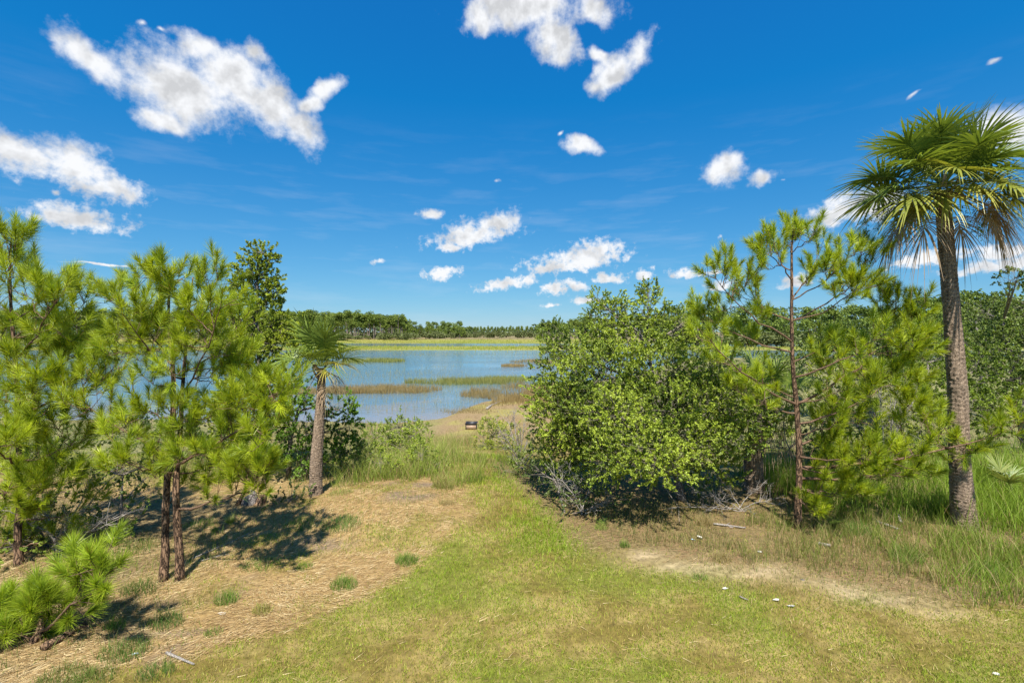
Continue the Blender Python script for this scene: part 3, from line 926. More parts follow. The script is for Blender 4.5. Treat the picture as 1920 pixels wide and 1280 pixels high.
# ------------------------------------------------------------------ far woods
def far_tree_mesh(kind, seed):
    """unit tree, 1 m tall: trunk and crown meshes"""
    r = np.random.default_rng(seed)
    tr, cr = MB(), MB()
    if kind == 'pine':
        lean = r.normal(0, 0.02, 2)
        pts = np.array([(0, 0, -0.03), (lean[0], lean[1], 0.5), (lean[0] * 1.5, lean[1] * 1.5, 0.93)])
        tube(tr, pts, [0.014, 0.011, 0.004], 5, (0.8, 0.8, 0.8), cap=False)
        lobes = []
        for k in range(16):
            t = r.uniform(0.46, 0.98); rr = 0.15 * (1.15 - t) / 0.5 + 0.03
            a = r.random() * 6.28; q = r.uniform(0.1, 0.75) * rr
            lobes.append((q * math.cos(a), q * math.sin(a), t - 0.02, r.uniform(0.06, 0.10), r.uniform(0.06, 0.10), r.uniform(0.035, 0.06)))
        for k in range(3):
            a = r.random() * 6.28
            P0 = np.array([(0, 0, r.uniform(0.4, 0.6))]); sticks(tr, P0, P0 + np.array([(math.cos(a) * 0.08, math.sin(a) * 0.08, 0.03)]), 0.003, 0.001, (0.8, 0.8, 0.8))
        n, c0, c1, sz = 90, (0.075, 0.125, 0.03), (0.25, 0.31, 0.06), 0.029
    elif kind == 'broad':
        tube(tr, np.array([(0, 0, -0.03), (0.01, 0, 0.3), (0.0, 0.02, 0.7)]), [0.02, 0.016, 0.006], 5, (0.8, 0.8, 0.8), cap=False)
        lobes = []
        for k in range(14):
            t = r.uniform(0.2, 0.92); rr = 0.24 * math.sin(math.pi * min(0.95, 0.25 + t * 0.7))
            a = r.random() * 6.28; q = r.uniform(0.2, 0.9) * rr
            lobes.append((q * math.cos(a), q * math.sin(a), t, r.uniform(0.08, 0.13), r.uniform(0.08, 0.13), r.uniform(0.06, 0.10)))
        n, c0, c1, sz = 120, (0.07, 0.12, 0.028), (0.25, 0.32, 0.065), 0.034
    else:
        lobes = []
        for k in range(8):
            a = r.random() * 6.28; q = r.uniform(0.1, 0.7)
            lobes.append((q * math.cos(a), q * math.sin(a), r.uniform(0.25, 0.75), r.uniform(0.25, 0.4), r.uniform(0.25, 0.4), r.uniform(0.2, 0.3)))
        n, c0, c1, sz = 90, (0.09, 0.115, 0.04), (0.22, 0.25, 0.10), 0.13
        tube(tr, np.array([(0, 0, -0.1), (0.02, 0, 0.4)]), [0.05, 0.02], 4, (0.8, 0.8, 0.8), cap=False)
    for lb in lobes:
        p, d = lobe_pts(lb, n, r, 0.3)
        dd = norm(d + r.normal(size=(n, 3)) * 0.6)
        nr = norm(r.normal(size=(n, 3)) + np.array([0, -0.4, 0.9]))
        nr = norm(nr - dd * np.sum(nr * dd, -1, keepdims=True))
        c = mixc(c0, c1, np.clip(r.random(n) * 0.6 + r.random() * 0.5, 0, 1))
        leaf_quads(cr, p, dd, nr, sz * r.uniform(0.7, 1.6, n), sz * 0.42 * r.uniform(0.7, 1.4, n), c)
    return tr, cr


M_FARTRUNK = bark_mat('far_trunk_bark', (0.12, 0.095, 0.08), (0.30, 0.25, 0.215), (30, 30, 8), 0.2)
PROTO = {}
for kind, cnt in (('pine', 5), ('broad', 4), ('shrub', 3)):
    PROTO[kind] = []
    for s in range(cnt):
        tr, cr = far_tree_mesh(kind, 100 + s * 7 + len(kind))
        a = tr.build('trunk', M_FARTRUNK); b = cr.build('crown', M_FAR)
        PROTO[kind].append((a.data, b.data))
        bpy.data.objects.remove(a); bpy.data.objects.remove(b)

rf = np.random.default_rng(5)


def far_tree(kind, px, D, H, label, group, name, wide=1.0):
    x = (px - CX) / F * D
    z = hz(x, D)
    t = thing(name, (x, D, z), label, 'shrub' if kind == 'shrub' else 'tree', group)
    a, b = PROTO[kind][rf.integers(len(PROTO[kind]))]
    t.rotation_euler = (0, 0, rf.random() * 6.28)
    t.scale = (H * wide, H * wide, H)
    for nm, me in (('trunk', a), ('crown', b)):
        o = bpy.data.objects.new(nm, me); COL.objects.link(o); o.parent = t


def top_H(py, D, z=-0.6):
    return CZ + (HY - py) / F * D - z


for px in np.arange(520, 762, 3.4):          # wood with visible trunks on the left
    top = 584 + 8 * sstep(660, 745, px) + rf.normal(0, 2.6)
    D = 258 + rf.random() * 45
    far_tree('pine', px + rf.normal(0, 2), D, top_H(top, D), 'tall slender bare-stemmed pine in the dense wood across the marsh, left of centre', 'pines of the wood across the marsh', 'pine_tree', 1.15)
for px in np.arange(-60, 520, 11):
    D = 255 + rf.random() * 50
    far_tree('pine', px + rf.normal(0, 4), D, top_H(580 + rf.normal(0, 4), D), 'far pine glimpsed across the water behind the left foreground pines', 'far pines behind the left foreground trees', 'pine_tree', 1.25)
for px in np.arange(735, 872, 5.2):
    D = 285 + rf.random() * 40
    far_tree('broad' if rf.random() < 0.6 else 'pine', px + rf.normal(0, 2), D, top_H(605 + 3 * sstep(780, 870, px) + rf.normal(0, 3.4), D), 'rounded green tree in the lower middle stretch of the far wood', 'rounded trees in the middle of the far wood', 'woodland_tree', 1.15)
for px in np.arange(866, 1024, 3.2):
    D = 520 + rf.random() * 90
    far_tree('pine', px + rf.normal(0, 1.5), D, top_H(612 + rf.normal(0, 1.0), D), 'tiny distant pine in the thin row at the very end of the marsh', 'distant row of pines at the end of the marsh', 'pine_tree', 1.0)
for px in np.arange(1012, 1260, 6.5):
    D = 285 + rf.random() * 40
    far_tree('pine' if rf.random() < 0.7 else 'broad', px + rf.normal(0, 2.5), D, top_H(600 - 6 * sstep(1030, 1120, px) + rf.normal(0, 3.5), D), 'far pine rising just left of and behind the leafy oak shrub', 'far trees behind the oak shrub', 'woodland_tree', 1.25)
for px in np.arange(1255, 2030, 13.5):
    D = 175 + rf.random() * 40
    top = 580 - 26 * sstep(1400, 1850, px) + rf.normal(0, 9)
    far_tree('broad' if rf.random() < 0.65 else 'pine', px + rf.normal(0, 4), D, top_H(top, D), 'dark green tree of the wooded rise beyond the right pine and tall palm', 'trees of the wooded rise on the right', 'woodland_tree', 1.3)
for px in np.arange(540, 1030, 8.5):
    D = 246 + rf.random() * 22 + 60 * sstep(760, 900, px)
    far_tree('shrub', px + rf.normal(0, 3), D, rf.uniform(2.2, 4.6), 'grey-green shrub at the foot of the far wood by the marsh edge', 'shrubs along the far marsh edge', 'marsh_shrub', 1.15)
for px in np.arange(1250, 1960, 17):
    D = 165 + rf.random() * 12
    far_tree('shrub', px + rf.normal(0, 4), D, rf.uniform(2.5, 6.0), 'shrub at the foot of the wooded rise on the right', 'shrubs below the wooded rise', 'marsh_shrub', 1.2)

# the depth of the wood behind its front rows
mb = MB()
for (p0, p1, D0, D1, row, n) in ((-80, 770, 300, 345, 594, 20000), (725, 885, 325, 370, 609, 5000), (1000, 1270, 325, 370, 600, 3600), (1240, 2040, 212, 270, 568, 14000), (840, 1060, 620, 700, 614.5, 2200)):
    px = RNG.uniform(p0, p1, n); D = RNG.uniform(D0, D1, n)
    x = (px - CX) / F * D
    topz = CZ + (HY - row) / F * D - 2.5 + 3.0 * (vn(x * 0.13, D * 0.05, 90) - 0.5) - 14 * sstep(0, 1, 1 - sstep(p0, p0 + 12, px)) * 0
    z = -1.0 + (topz + 1.0) * RNG.random(n) ** 0.8
    p = np.stack([x, D, z], 1); d = rdir(n); nr = norm(RNG.normal(size=(n, 3)) + np.array([0, -0.5, 0.7])); nr = norm(nr - d * np.sum(nr * d, -1, keepdims=True))
    s_ = RNG.uniform(0.7, 1.5, n) * D / 300
    leaf_quads(mb, p, d, nr, s_, s_ * 0.5, mixc((0.035, 0.055, 0.022), (0.14, 0.19, 0.05), RNG.random(n) ** 1.4))
o = mb.build('woodland', M_FAR)
tag(o, 'dense green depth of the far woods behind their front rows of trees', 'woodland', kind='stuff')


# ------------------------------------------------------------------ pines
NE0, NE1 = (0.14, 0.235, 0.012), (0.54, 0.615, 0.030)


def pine(name, label, base, trunks, tips, Y, seed, r0=0.07, start=None, nsh=4, n_needles=85, nl=0.18, shL=0.22, depth=1.0, cones=0, sag=0.05, fork=0.70, rise=(8, 44), c0=NE0, c1=NE1, group='foreground pines', needle_w=0.0036):
    """trunks: lists of (column, row, dY); tips: branch ends (column, row[, dY])"""
    r = np.random.default_rng(seed)
    base = np.array(base)
    root = thing(name, base, label, 'tree', group)
    lines = []
    for ti, tp in enumerate(trunks):
        pts = np.array([W(a, b, Y + c) for a, b, c in tp])
        if ti == 0 or True:
            pts[0] = (pts[0][0], pts[0][1], hz(pts[0][0], pts[0][1]) - 0.08)
        t = np.linspace(0, 1, len(pts)); tt = np.linspace(0, 1, 36)
        P = np.stack([np.interp(tt, t, pts[:, k]) for k in range(3)], 1)
        P[1:-1] = (P[:-2] + P[1:-1] * 2 + P[2:]) / 4
        P[1:-1] = (P[:-2] + P[1:-1] * 2 + P[2:]) / 4
        P[3:, :2] += 0.02 * np.sin(tt[3:, None] * (11, 9) + seed)
        rad = r0 * (1 - 0.82 * tt) * (1 + 0.35 * np.exp(-tt * 22))
        mb = MB(); tube(mb, P, rad, 12, (0.3, 0.2, 0.15), rough=0.16, seed=seed + ti)
        mb.build('trunk', M_PINEBARK, root, base, smooth=True)
        lines.append((P, rad))
    made, limbs = [], []
    todo = []
    for tp in tips:
        px, py = tp[:2]
        dY = tp[2] if len(tp) > 2 else r.normal(0, 0.45) * depth
        tip = W(px, py + (26 if py < 1000 else 8), Y + dY)      # the needles stand above the twig end
        tip[2] = max(tip[2], hz(tip[0], tip[1]) + 0.15)
        P, rad = lines[r.integers(len(lines))]
        todo.append((np.hypot(tip[0] - P[18, 0], tip[1] - P[18, 1]), tip, P, rad))
    todo.sort(key=lambda q: -q[0])
    for hd, tip, P, rad in todo:
        fz = np.clip((tip[2] - P[0, 2]) / (P[-1, 2] - P[0, 2]), 0, 1)
        zs = tip[2] - 0.08 - hd * math.tan(math.radians(rise[0] + (rise[1] - rise[0]) * fz)) * r.uniform(0.75, 1.15)
        zmin = P[0, 2] + (0.20 + 0.08 * r.random()) * (P[-1, 2] - P[0, 2]); zmax = P[-1, 2] - 0.12
        zs = min(max(zs, min(zmin, tip[2])), zmax)
        k = int(np.argmin(np.abs(P[:, 2] - zs)))
        s = P[k]
        host, best = None, fork * np.linalg.norm(tip - s)
        for lm in limbs:                                    # small branches leave the nearest big limb
            for pt in lm[0][2:8]:
                dd = np.linalg.norm(tip - pt) + 0.6 * max(0.0, pt[2] - tip[2])
                if dd < best:
                    best, host, hs_ = dd, lm, pt
        blen = np.linalg.norm(tip - s)
        if host is None:
            br = min(0.009 + 0.009 * blen, rad[k] * 0.6)
            ctrl = s + (tip - s) * np.array([0.60, 0.60, 0.42]) - UP * sag * hd
        else:
            s = hs_; blen = np.linalg.norm(tip - s); br = 0.0075
            ctrl = s + (tip - s) * np.array([0.62, 0.62, 0.35])
        B = bez(s, ctrl, tip, 9)
        B[1:-1] += r.normal(0, 0.02, (7, 3))
        if host is None:
            host = (B, MB(), MB()); limbs.append(host)
        wood, ndl = host[1], host[2]
        tube(wood, B, np.linspace(br, 0.0045, 9), 6, (0.3, 0.2, 0.15), cap=False)
        sb, sa, sl = [tip - (tip - B[-2]) * 0.2], [norm(norm(tip - B[-2]) * 0.6 + UP * 0.75 + r.normal(0, 0.1, 3))], [shL * 1.15]
        w0, w1 = [], []
        m = max(2, int(r.poisson(nsh * min(1.5, 0.5 + 0.5 * blen))))
        for q in range(m):
            t = 1 - 0.66 * r.random() ** 1.15
            f = t * 8; i = min(7, int(f)); bp_ = B[i] + (B[i + 1] - B[i]) * (f - i)
            tg = norm(B[i + 1] - B[i])
            sd = norm(tg * 0.55 + norm(np.cross(tg, r.normal(size=3))) * 0.75 + UP * 0.18)
            L1 = r.uniform(0.14, 0.36) * (0.65 + 0.3 * blen / 1.5)
            e = bp_ + sd * L1 + UP * 0.05
            w0.append(bp_); w1.append(e)
            sb.append(e); sa.append(norm(sd * 0.6 + UP * r.uniform(0.35, 1.0) + r.normal(0, 0.15, 3))); sl.append(shL * r.uniform(0.7, 1.15))
            if r.random() < 0.7:
                sd2 = norm(sd * 0.6 + r.normal(size=3) * 0.6 + UP * 0.35)
                b2 = bp_ + sd * L1 * 0.55; e2 = b2 + sd2 * r.uniform(0.1, 0.25)
                w0.append(b2); w1.append(e2)
                sb.append(e2); sa.append(norm(sd2 * 0.6 + UP * 0.7)); sl.append(shL * r.uniform(0.6, 1.0))
        sb, sa, sl = np.array(sb), norm(np.array(sa)), np.array(sl)
        sticks(wood, np.array(w0), np.array(w1), 0.0055, 0.0035, (0.3, 0.2, 0.15), 4)
        sticks(wood, sb, sb + sa * sl[:, None], 0.0045, 0.003, (0.3, 0.2, 0.15), 3)
        tint = r.uniform(0.78, 1.15, (len(sb), 1)) * np.array([1, 1, 1])
        needle_brush(ndl, sb, sa, sl, n_needles, np.full(len(sb), nl) * r.uniform(0.85, 1.15, len(sb)), c0, c1, rng=r, tint=tint, w=needle_w)
    for B, wood, ndl in limbs:
        b = wood.build('branch', M_PINELIMB, root, base, smooth=True)
        ndl.build('needles', M_NEEDLE, b, base)
        made.append((b, B))
    for q in range(cones):
        b, B = made[r.integers(len(made))]
        pos = B[r.integers(4, 8)] + np.array([0, 0, 0.02])
        cone(pos, r, b, base)
    return root


def cone(pos, r, parent, base):
    """a small open pine cone: spiral of scales round an egg-shaped core"""
    mb = MB()
    ax = norm(r.normal(size=3) + UP * 0.3); a, b = perp(ax)
    L = r.uniform(0.07, 0.10)
    n = 46
    t = (np.arange(n) + 0.5) / n; ph = np.arange(n) * 2.39996
    rad = 0.026 * np.sin(np.pi * (0.15 + 0.8 * t)) + 0.004
    c = pos + ax * (L * t)[:, None]
    o = np.cos(ph)[:, None] * a + np.sin(ph)[:, None] * b
    leaf_quads(mb, c, norm(o + ax * 0.5), norm(ax - o * 0.3), rad * 1.3, rad * 0.5, mixc((0.09, 0.055, 0.04), (0.24, 0.15, 0.10), r.random(n)))
    tube(mb, np.stack([pos, pos + ax * L * 0.5, pos + ax * L]), [0.012, 0.018, 0.004], 6, (0.07, 0.045, 0.03))
    mb.build('cone', M_COL, parent, base)


bp0 = ground_pt(322, 1088)
pine('pine_tree', 'bushy twin-stemmed pine standing on the straw mound left of the short palm', bp0,
     [[(306, 1090, 0), (314, 950, 0.05), (322, 820, 0.08), (322, 700, 0.1), (318, 600, 0.1), (322, 500, 0.1)],
      [(338, 1090, 0.05), (334, 950, 0.05), (333, 860, 0.12), (338, 740, 0.2), (352, 640, 0.25), (362, 520, 0.3)]],
     [(205, 535), (228, 560), (250, 510), (285, 495), (305, 482), (345, 500), (385, 505), (408, 500), (415, 545), (440, 565), (455, 590), (300, 540), (350, 550), (395, 555), (270, 560),
      (240, 600), (200, 640), (170, 665), (215, 690), (260, 650), (300, 620), (350, 620), (400, 610), (430, 640), (455, 680), (480, 700), (505, 720), (525, 700), (545, 692), (440, 740), (480, 770),
      (420, 790), (380, 760), (300, 795), (250, 780), (210, 800), (190, 760), (345, 835), (400, 850), (440, 862), (480, 850), (500, 872), (290, 870), (335, 885), (250, 720), (130, 700), (160, 740),
      (320, 680), (370, 690), (285, 690), (420, 700), (230, 640), (330, 580), (275, 600), (375, 590), (465, 640), (390, 880), (300, 830), (445, 810), (520, 760), (230, 840), (270, 750), (330, 740), (410, 660), (500, 800), (460, 880), (420, 830), (360, 790)],
     7.7, 21, r0=0.060, nsh=6.8, n_needles=130, cones=9, depth=1.0)
bp1 = W(28, 1060, 8.3); bp1[2] = hz(bp1[0], bp1[1])
pine('pine_tree', 'tall feathery pine cut off by the left edge of the picture', bp1,
     [[(34, 1060, 0), (40, 960, 0), (32, 800, 0), (26, 650, 0), (22, 540, 0), (20, 440, 0)]],
     [(20, 430), (66, 465), (48, 520), (5, 480), (88, 515), (105, 535), (130, 515), (160, 540), (60, 565), (100, 590), (140, 585), (20, 590), (175, 610), (120, 635), (70, 645), (30, 655), (150, 670),
      (60, 705), (90, 745), (30, 780), (70, 820), (120, 700), (20, 850), (80, 880), (50, 930), (10, 900), (100, 830), (-20, 600), (-40, 700), (-40, 520), (180, 690), (110, 760), (0, 740), (40, 610), (-10, 800), (15, 690), (140, 800), (-30, 900), (60, 770), (130, 640), (0, 550), (40, 880), (110, 900), (150, 870), (0, 960), (70, 960), (30, 1010), (-20, 850), (100, 970), (150, 930), (60, 1040), (130, 1000), (0, 1060)],
     8.3, 22, r0=0.057, nsh=6.8, n_needles=130, nl=0.20, shL=0.27, cones=3)
bp2 = ground_pt(66, 1212)
pine('young_pine', 'low sprawling young pine with bright long needles in the lower left corner', bp2,
     [[(66, 1214, 0), (70, 1180, 0), (85, 1130, 0.1), (110, 1085, 0.2)]],
     [(60, 1155), (22, 1180), (100, 1105), (148, 1068), (176, 1085), (190, 1060), (62, 1120), (130, 1130), (12, 1215), (100, 1160), (32, 1140), (-10, 1180), (80, 1130), (160, 1110), (40, 1200), (0, 1150)],
     6.2, 23, r0=0.05, nsh=6.0, n_needles=165, nl=0.21, shL=0.14, depth=0.4, c0=(0.17, 0.27, 0.02), c1=(0.48, 0.60, 0.045), group='foreground pines')
bp3 = ground_pt(1495, 990)
pine('pine_tree', 'open-branched young pine standing between the oak shrub and the tall palm', bp3,
     [[(1495, 990, 0), (1498, 880, 0), (1494, 760, 0), (1488, 690, 0), (1483, 575, 0), (1482, 467, 0), (1491, 410, 0)]],
     [(1302, 550), (1315, 572), (1340, 492), (1345, 560), (1368, 470), (1378, 510), (1398, 525), (1412, 492), (1427, 440), (1450, 432), (1440, 480), (1475, 425), (1490, 412), (1517, 420), (1535, 452), (1514, 500), (1545, 482),
      (1570, 492), (1590, 455), (1612, 445), (1590, 512), (1632, 472), (1622, 510), (1650, 540), (1680, 535), (1700, 572), (1735, 552), (1660, 600), (1720, 612), (1750, 632), (1600, 630), (1620, 690), (1680, 660), (1730, 690),
      (1700, 730), (1560, 610), (1545, 660), (1560, 730), (1640, 770), (1600, 810), (1680, 825), (1550, 835), (1600, 862), (1650, 875), (1720, 852), (1800, 830, -0.5), (1850, 785, -0.6), (1910, 772, -0.8), (1760, 790, -0.4),
      (1530, 890), (1570, 905), (1640, 835), (1430, 572), (1400, 610), (1352, 650), (1380, 705), (1430, 690), (1440, 740), (1332, 610), (1690, 780), (1740, 740), (1580, 760), (1620, 730), (1710, 640), (1650, 700), (1580, 700), (1600, 740), (1560, 800), (1640, 810), (1690, 700), (1540, 770), (1610, 900), (1660, 840), (1520, 930)],
     9.8, 24, r0=0.066, nsh=6.6, n_needles=125, nl=0.175, shL=0.24, cones=16, depth=1.0, fork=0.50, rise=(8, 38), needle_w=0.0045)


# ------------------------------------------------------------------ palms
def palm_trunk(mb, P, rad, n=44, per_m=26, seed=0):
    """trunk with stacked leaf-scar bands and upright cracks"""
    P = np.asarray(P, float)
    L = np.sum(np.linalg.norm(np.diff(P, axis=0), axis=1))
    K = int(L * per_m * 3)
    t = np.linspace(0, 1, len(P)); tt = np.linspace(0, 1, K)
    C = np.stack([np.interp(tt, t, P[:, k]) for k in range(3)], 1); R = np.interp(tt, t, rad)
    for _ in range(K // 12):
        C[1:-1] = (C[:-2] + 2 * C[1:-1] + C[2:]) / 4
        R[1:-1] = (R[:-2] + 2 * R[1:-1] + R[2:]) / 4
    ang = np.arange(n) / n * 2 * math.pi
    A, T = np.meshgrid(ang, tt * L)
    jag = 0.35 * vn(A * 2.2 + seed, T * 2, seed) + 0.25 * vn(A * 7, T * 5, seed + 3)
    saw = (T * per_m * 0.62 + jag * 2.2) % 1.0
    crack = sstep(0.40, 0.12, np.abs(vn(A * 9 + np.floor(T * per_m * 0.31) * 3.7, np.floor(T * per_m * 0.31 + jag), seed + 5) - 0.5) * 2 + 0.12 * saw)
    disp = 1 + 0.055 * (saw - 0.5) - 0.075 * crack + 0.03 * (vn(A * 4, T * 8, seed + 9) - 0.5)
    Rr = R[:, None] * disp
    v = C[:, None] + np.stack([np.cos(A), np.sin(A), np.zeros_like(A)], -1) * Rr[..., None]
    sh = np.clip(1.0 + 0.5 * (saw - 0.35) - 0.45 * crack + 0.55 * (fbm(A * 3, T * 2.2, seed + 11, 3) - 0.5), 0.3, 1.6)
    col = sh[..., None] * np.array([1.0, 0.97, 0.94])
    i = np.arange(n)
    q = np.concatenate([np.stack([k * n + i, k * n + (i + 1) % n, (k + 1) * n + (i + 1) % n, (k + 1) * n + i], 1) for k in range(K - 1)])
    mb.add(v.reshape(-1, 3), q, None, col.reshape(-1, 3))


def frond(root, origin, base, azim, elev, petL, bladeL, rng, g=0.3, cA=(0.07, 0.14, 0.025), cB=(0.19, 0.28, 0.045), dead=False, spread=135, nleaf=46, cols=0.5, costa=0.42, tipcol=None, roll=0.0):
    d0 = np.array([math.cos(elev) * math.cos(azim), math.cos(elev) * math.sin(azim), math.sin(elev)])
    t = np.linspace(0, 1, 7)
    C = base + d0 * (petL * t)[:, None] - UP * (g * 0.35 * petL * t ** 2)[:, None]
    pet = MB()
    tube(pet, C, np.linspace(0.020, 0.009, 7) * (0.6 + 0.4 * petL), 5, (0.30, 0.20, 0.11) if dead else (0.20, 0.26, 0.07), cap=False)
    po = pet.build('frond', M_COL, root, origin, smooth=True)
    d1 = norm(C[-1] - C[-2])
    u = np.linspace(0, 1, 9)
    CC = C[-1] + d1 * (costa * bladeL * u)[:, None] - UP * (g * 0.9 * costa * bladeL * u ** 2)[:, None]
    side = norm(np.cross(d1, UP) + 1e-6)
    nrm_ = np.cross(side, d1)
    side = side * math.cos(roll) + nrm_ * math.sin(roll); nrm_ = np.cross(side, d1)
    s = np.linspace(-1, 1, nleaf) + rng.normal(0, 0.012, nleaf)
    th = np.radians(spread) * np.sign(s) * np.abs(s) ** 0.92
    ub = np.clip((1 - np.abs(s)) ** 0.8, 0, 1)
    b = np.stack([np.interp(ub, u, CC[:, k]) for k in range(3)], 1)
    dc = norm(np.stack([np.interp(ub, u, np.gradient(CC[:, k])) for k in range(3)], 1))
    dr = norm(dc * np.cos(th)[:, None] + side * np.sin(th)[:, None] + nrm_ * (0.30 * np.abs(np.sin(th)))[:, None] + rng.normal(0, 0.05, (nleaf, 3)))
    Ln = bladeL * (0.92 - 0.30 * np.abs(s) ** 1.4) * rng.uniform(0.88, 1.1, nleaf)
    K = 6
    tt = np.linspace(0, 1, K)
    dro = g * rng.uniform(0.5, 1.5, nleaf) * (1.6 if dead else 1.0)
    P = b[:, None] + dr[:, None] * (Ln[:, None] * tt)[..., None] - UP * (Ln[:, None] * dro[:, None] * tt[None] ** 2.4)[..., None]
    wv = norm(np.cross(dr, nrm_))
    prof = np.interp(tt, [0, 0.3, 0.6, 1], [0.6, 1.0, 0.7, 0.08])
    wid = 0.026 * bladeL * (0.55 if dead else 1.0)
    Wd = wv[:, None] * (prof * wid)[None, :, None] + nrm_ * 0.0
    k = np.clip(rng.random(nleaf) * 0.6 + cols - 0.3, 0, 1)
    cl = mixc(cA, cB, k)
    tc_ = np.asarray(tipcol if tipcol is not None else cB)
    Cc = cl[:, None] + (tc_ - cl)[:, None] * (tt[None, :, None] ** 2) * 0.7
    bl = MB(); strips(bl, P, Wd, Cc)
    tube(bl, CC, np.linspace(0.010, 0.003, 9), 4, cl[nleaf // 2], cap=False)
    bl.build('leaflets', M_DEADLEAF if dead else M_PALM, po, origin)['kind'] = 'stuff'
    return po


def palm(name, label, base, tr_pts, tr_rad, heart, fronds, seed, group, n=44, boots=0):
    r = np.random.default_rng(seed)
    root = thing(name, base, label, 'palm tree', group)
    mb = MB(); palm_trunk(mb, tr_pts, tr_rad, n, seed=seed)
    mb.build('trunk', M_PALMBARK, root, base, smooth=False)
    for k in range(boots):
        a = r.random() * 6.28; d = np.array([math.cos(a), math.sin(a), 0.0])
        zz = r.uniform(-0.5, 0.0)
        b = np.array(heart) + d * (tr_rad[-1] * 0.9) + UP * zz
        mb = MB(); e = b + d * r.uniform(0.08, 0.2) + UP * r.uniform(0.12, 0.3)
        strips(mb, np.stack([b, (b + e) / 2 + d * 0.02, e])[None], np.array([0.05, 0.035, 0.022])[None, :, None] * norm(np.cross(d, UP))[None, None], np.broadcast_to(np.array([0.30, 0.23, 0.16]), (1, 3, 3)))
        strips(mb, np.stack([b - d * 0.02, (b + e) / 2, e - d * 0.015])[None], np.array([0.05, 0.035, 0.022])[None, :, None] * norm(np.cross(d, UP))[None, None], np.broadcast_to(np.array([0.20, 0.15, 0.10]), (1, 3, 3)))
        mb.build('leaf_boot', M_COL, root, base)
    for f in fronds:
        f = dict(f)
        b = np.array(heart) + np.array([math.cos(f['azim']), math.sin(f['azim']), 0]) * tr_rad[-1] * 0.5 + UP * f.pop('dz', 0)
        frond(root, base, b, f.pop('azim'), f.pop('elev'), f.pop('petL'), f.pop('bladeL'), r, **f)
    return root


GREEN = dict(cA=(0.075, 0.135, 0.022), cB=(0.24, 0.31, 0.05))
YELLOW = dict(cA=(0.20, 0.24, 0.035), cB=(0.50, 0.40, 0.05), tipcol=(0.42, 0.30, 0.12))
TAN = dict(cA=(0.33, 0.21, 0.11), cB=(0.55, 0.42, 0.28), tipcol=(0.40, 0.30, 0.20), dead=True)
r = np.random.default_rng(77)
# tall palm on the right
YP = 9.9
base = ground_pt(1808, 990)
hp = W(1768, 350, YP)
pts = [W(1810, 1000, YP), W(1806, 960, YP), W(1799, 860, YP), W(1796, 740, YP), W(1786, 600, YP), W(1776, 480, YP), W(1769, 395, YP), W(1768, 360, YP)]
pts[0][2] = base[2] - 0.1
fr = []
for k in range(40):
    t = k / 39
    a = k * 2.39996 + 0.4 + r.normal(0, 0.15)
    e = math.radians(84 - 92 * t ** 0.9 + r.normal(0, 6))
    col = GREEN if t < 0.8 else dict(cA=(0.12, 0.18, 0.03), cB=(0.36, 0.35, 0.055))
    fr.append(dict(azim=a, elev=e, petL=r.uniform(0.5, 0.95) - 0.15 * (t < 0.3), bladeL=r.uniform(0.8, 0.98), g=0.10 + 0.20 * t, dz=0.12 * (1 - t), roll=r.normal(0, 0.3), **col))
for a, e in ((math.radians(-160), -18), (math.radians(-60), -12), (math.radians(-100), 6), (math.radians(-130), -8), (math.radians(160), -10), (math.radians(-20), -5), (math.radians(100), -15), (math.radians(-175), -2)):
    fr.append(dict(azim=a, elev=math.radians(e), petL=0.55, bladeL=0.7, g=0.4, dz=-0.05, **dict(cA=(0.15, 0.20, 0.03), cB=(0.42, 0.38, 0.05))))
for a, e, pl in ((math.radians(-35), -22, 0.6), (math.radians(-8), -18, 0.75), (math.radians(-22), -34, 0.7), (math.radians(-170), -26, 0.9), (math.radians(30), -25, 0.7), (math.radians(175), -34, 0.95), (math.radians(-50), -38, 0.65), (math.radians(5), -6, 0.9), (math.radians(-150), -34, 0.8)):
    fr.append(dict(azim=a, elev=math.radians(e), petL=pl, bladeL=0.72, g=0.5, dz=-0.10, spread=100, **TAN))
palm('palm_tree', 'tall cabbage palm with a full green crown and long bare trunk at the right', base, pts, [0.25, 0.205, 0.175, 0.165, 0.145, 0.135, 0.13, 0.11], hp, fr, 3, 'cabbage palms', boots=14)

# short palm on the mound
YP = 11.4
base = ground_pt(592, 932)
hp = W(602, 690, YP)
pts = [W(592, 940, YP), W(592, 900, YP), W(593, 860, YP), W(598, 800, YP), W(602, 740, YP), W(603, 690, YP)]
pts[0][2] = base[2] - 0.1
fr = []
for k in range(16):
    t = k / 15
    a = k * 2.39996 + 1.0
    e = math.radians(86 - 66 * t + r.normal(0, 9))
    fr.append(dict(azim=a, elev=e, petL=r.uniform(0.25, 0.6), bladeL=r.uniform(0.6, 0.85), g=0.06 + 0.20 * t, nleaf=28, dz=0.05, roll=r.normal(0, 0.3), **GREEN))
for a, e in ((math.radians(-30), 30), (math.radians(15), 22), (math.radians(-60), 14), (math.radians(-150), -12)):
    fr.append(dict(azim=a, elev=math.radians(e), petL=0.36, bladeL=0.48, g=0.32, nleaf=28, dz=-0.02, **YELLOW))
for a, e in ((math.radians(-20), -8), (math.radians(10), -15), (math.radians(-60), -55), (math.radians(-170), -55), (math.radians(60), -40)):
    fr.append(dict(azim=a, elev=math.radians(e), petL=0.34, bladeL=0.36, g=0.5, nleaf=22, dz=-0.06, spread=90, **TAN))
palm('palm_tree', 'short cabbage palm with yellowing fronds on the straw mound by the water', base, pts, [0.165, 0.145, 0.14, 0.118, 0.10, 0.085], hp, fr, 4, 'cabbage palms', n=32, boots=8)

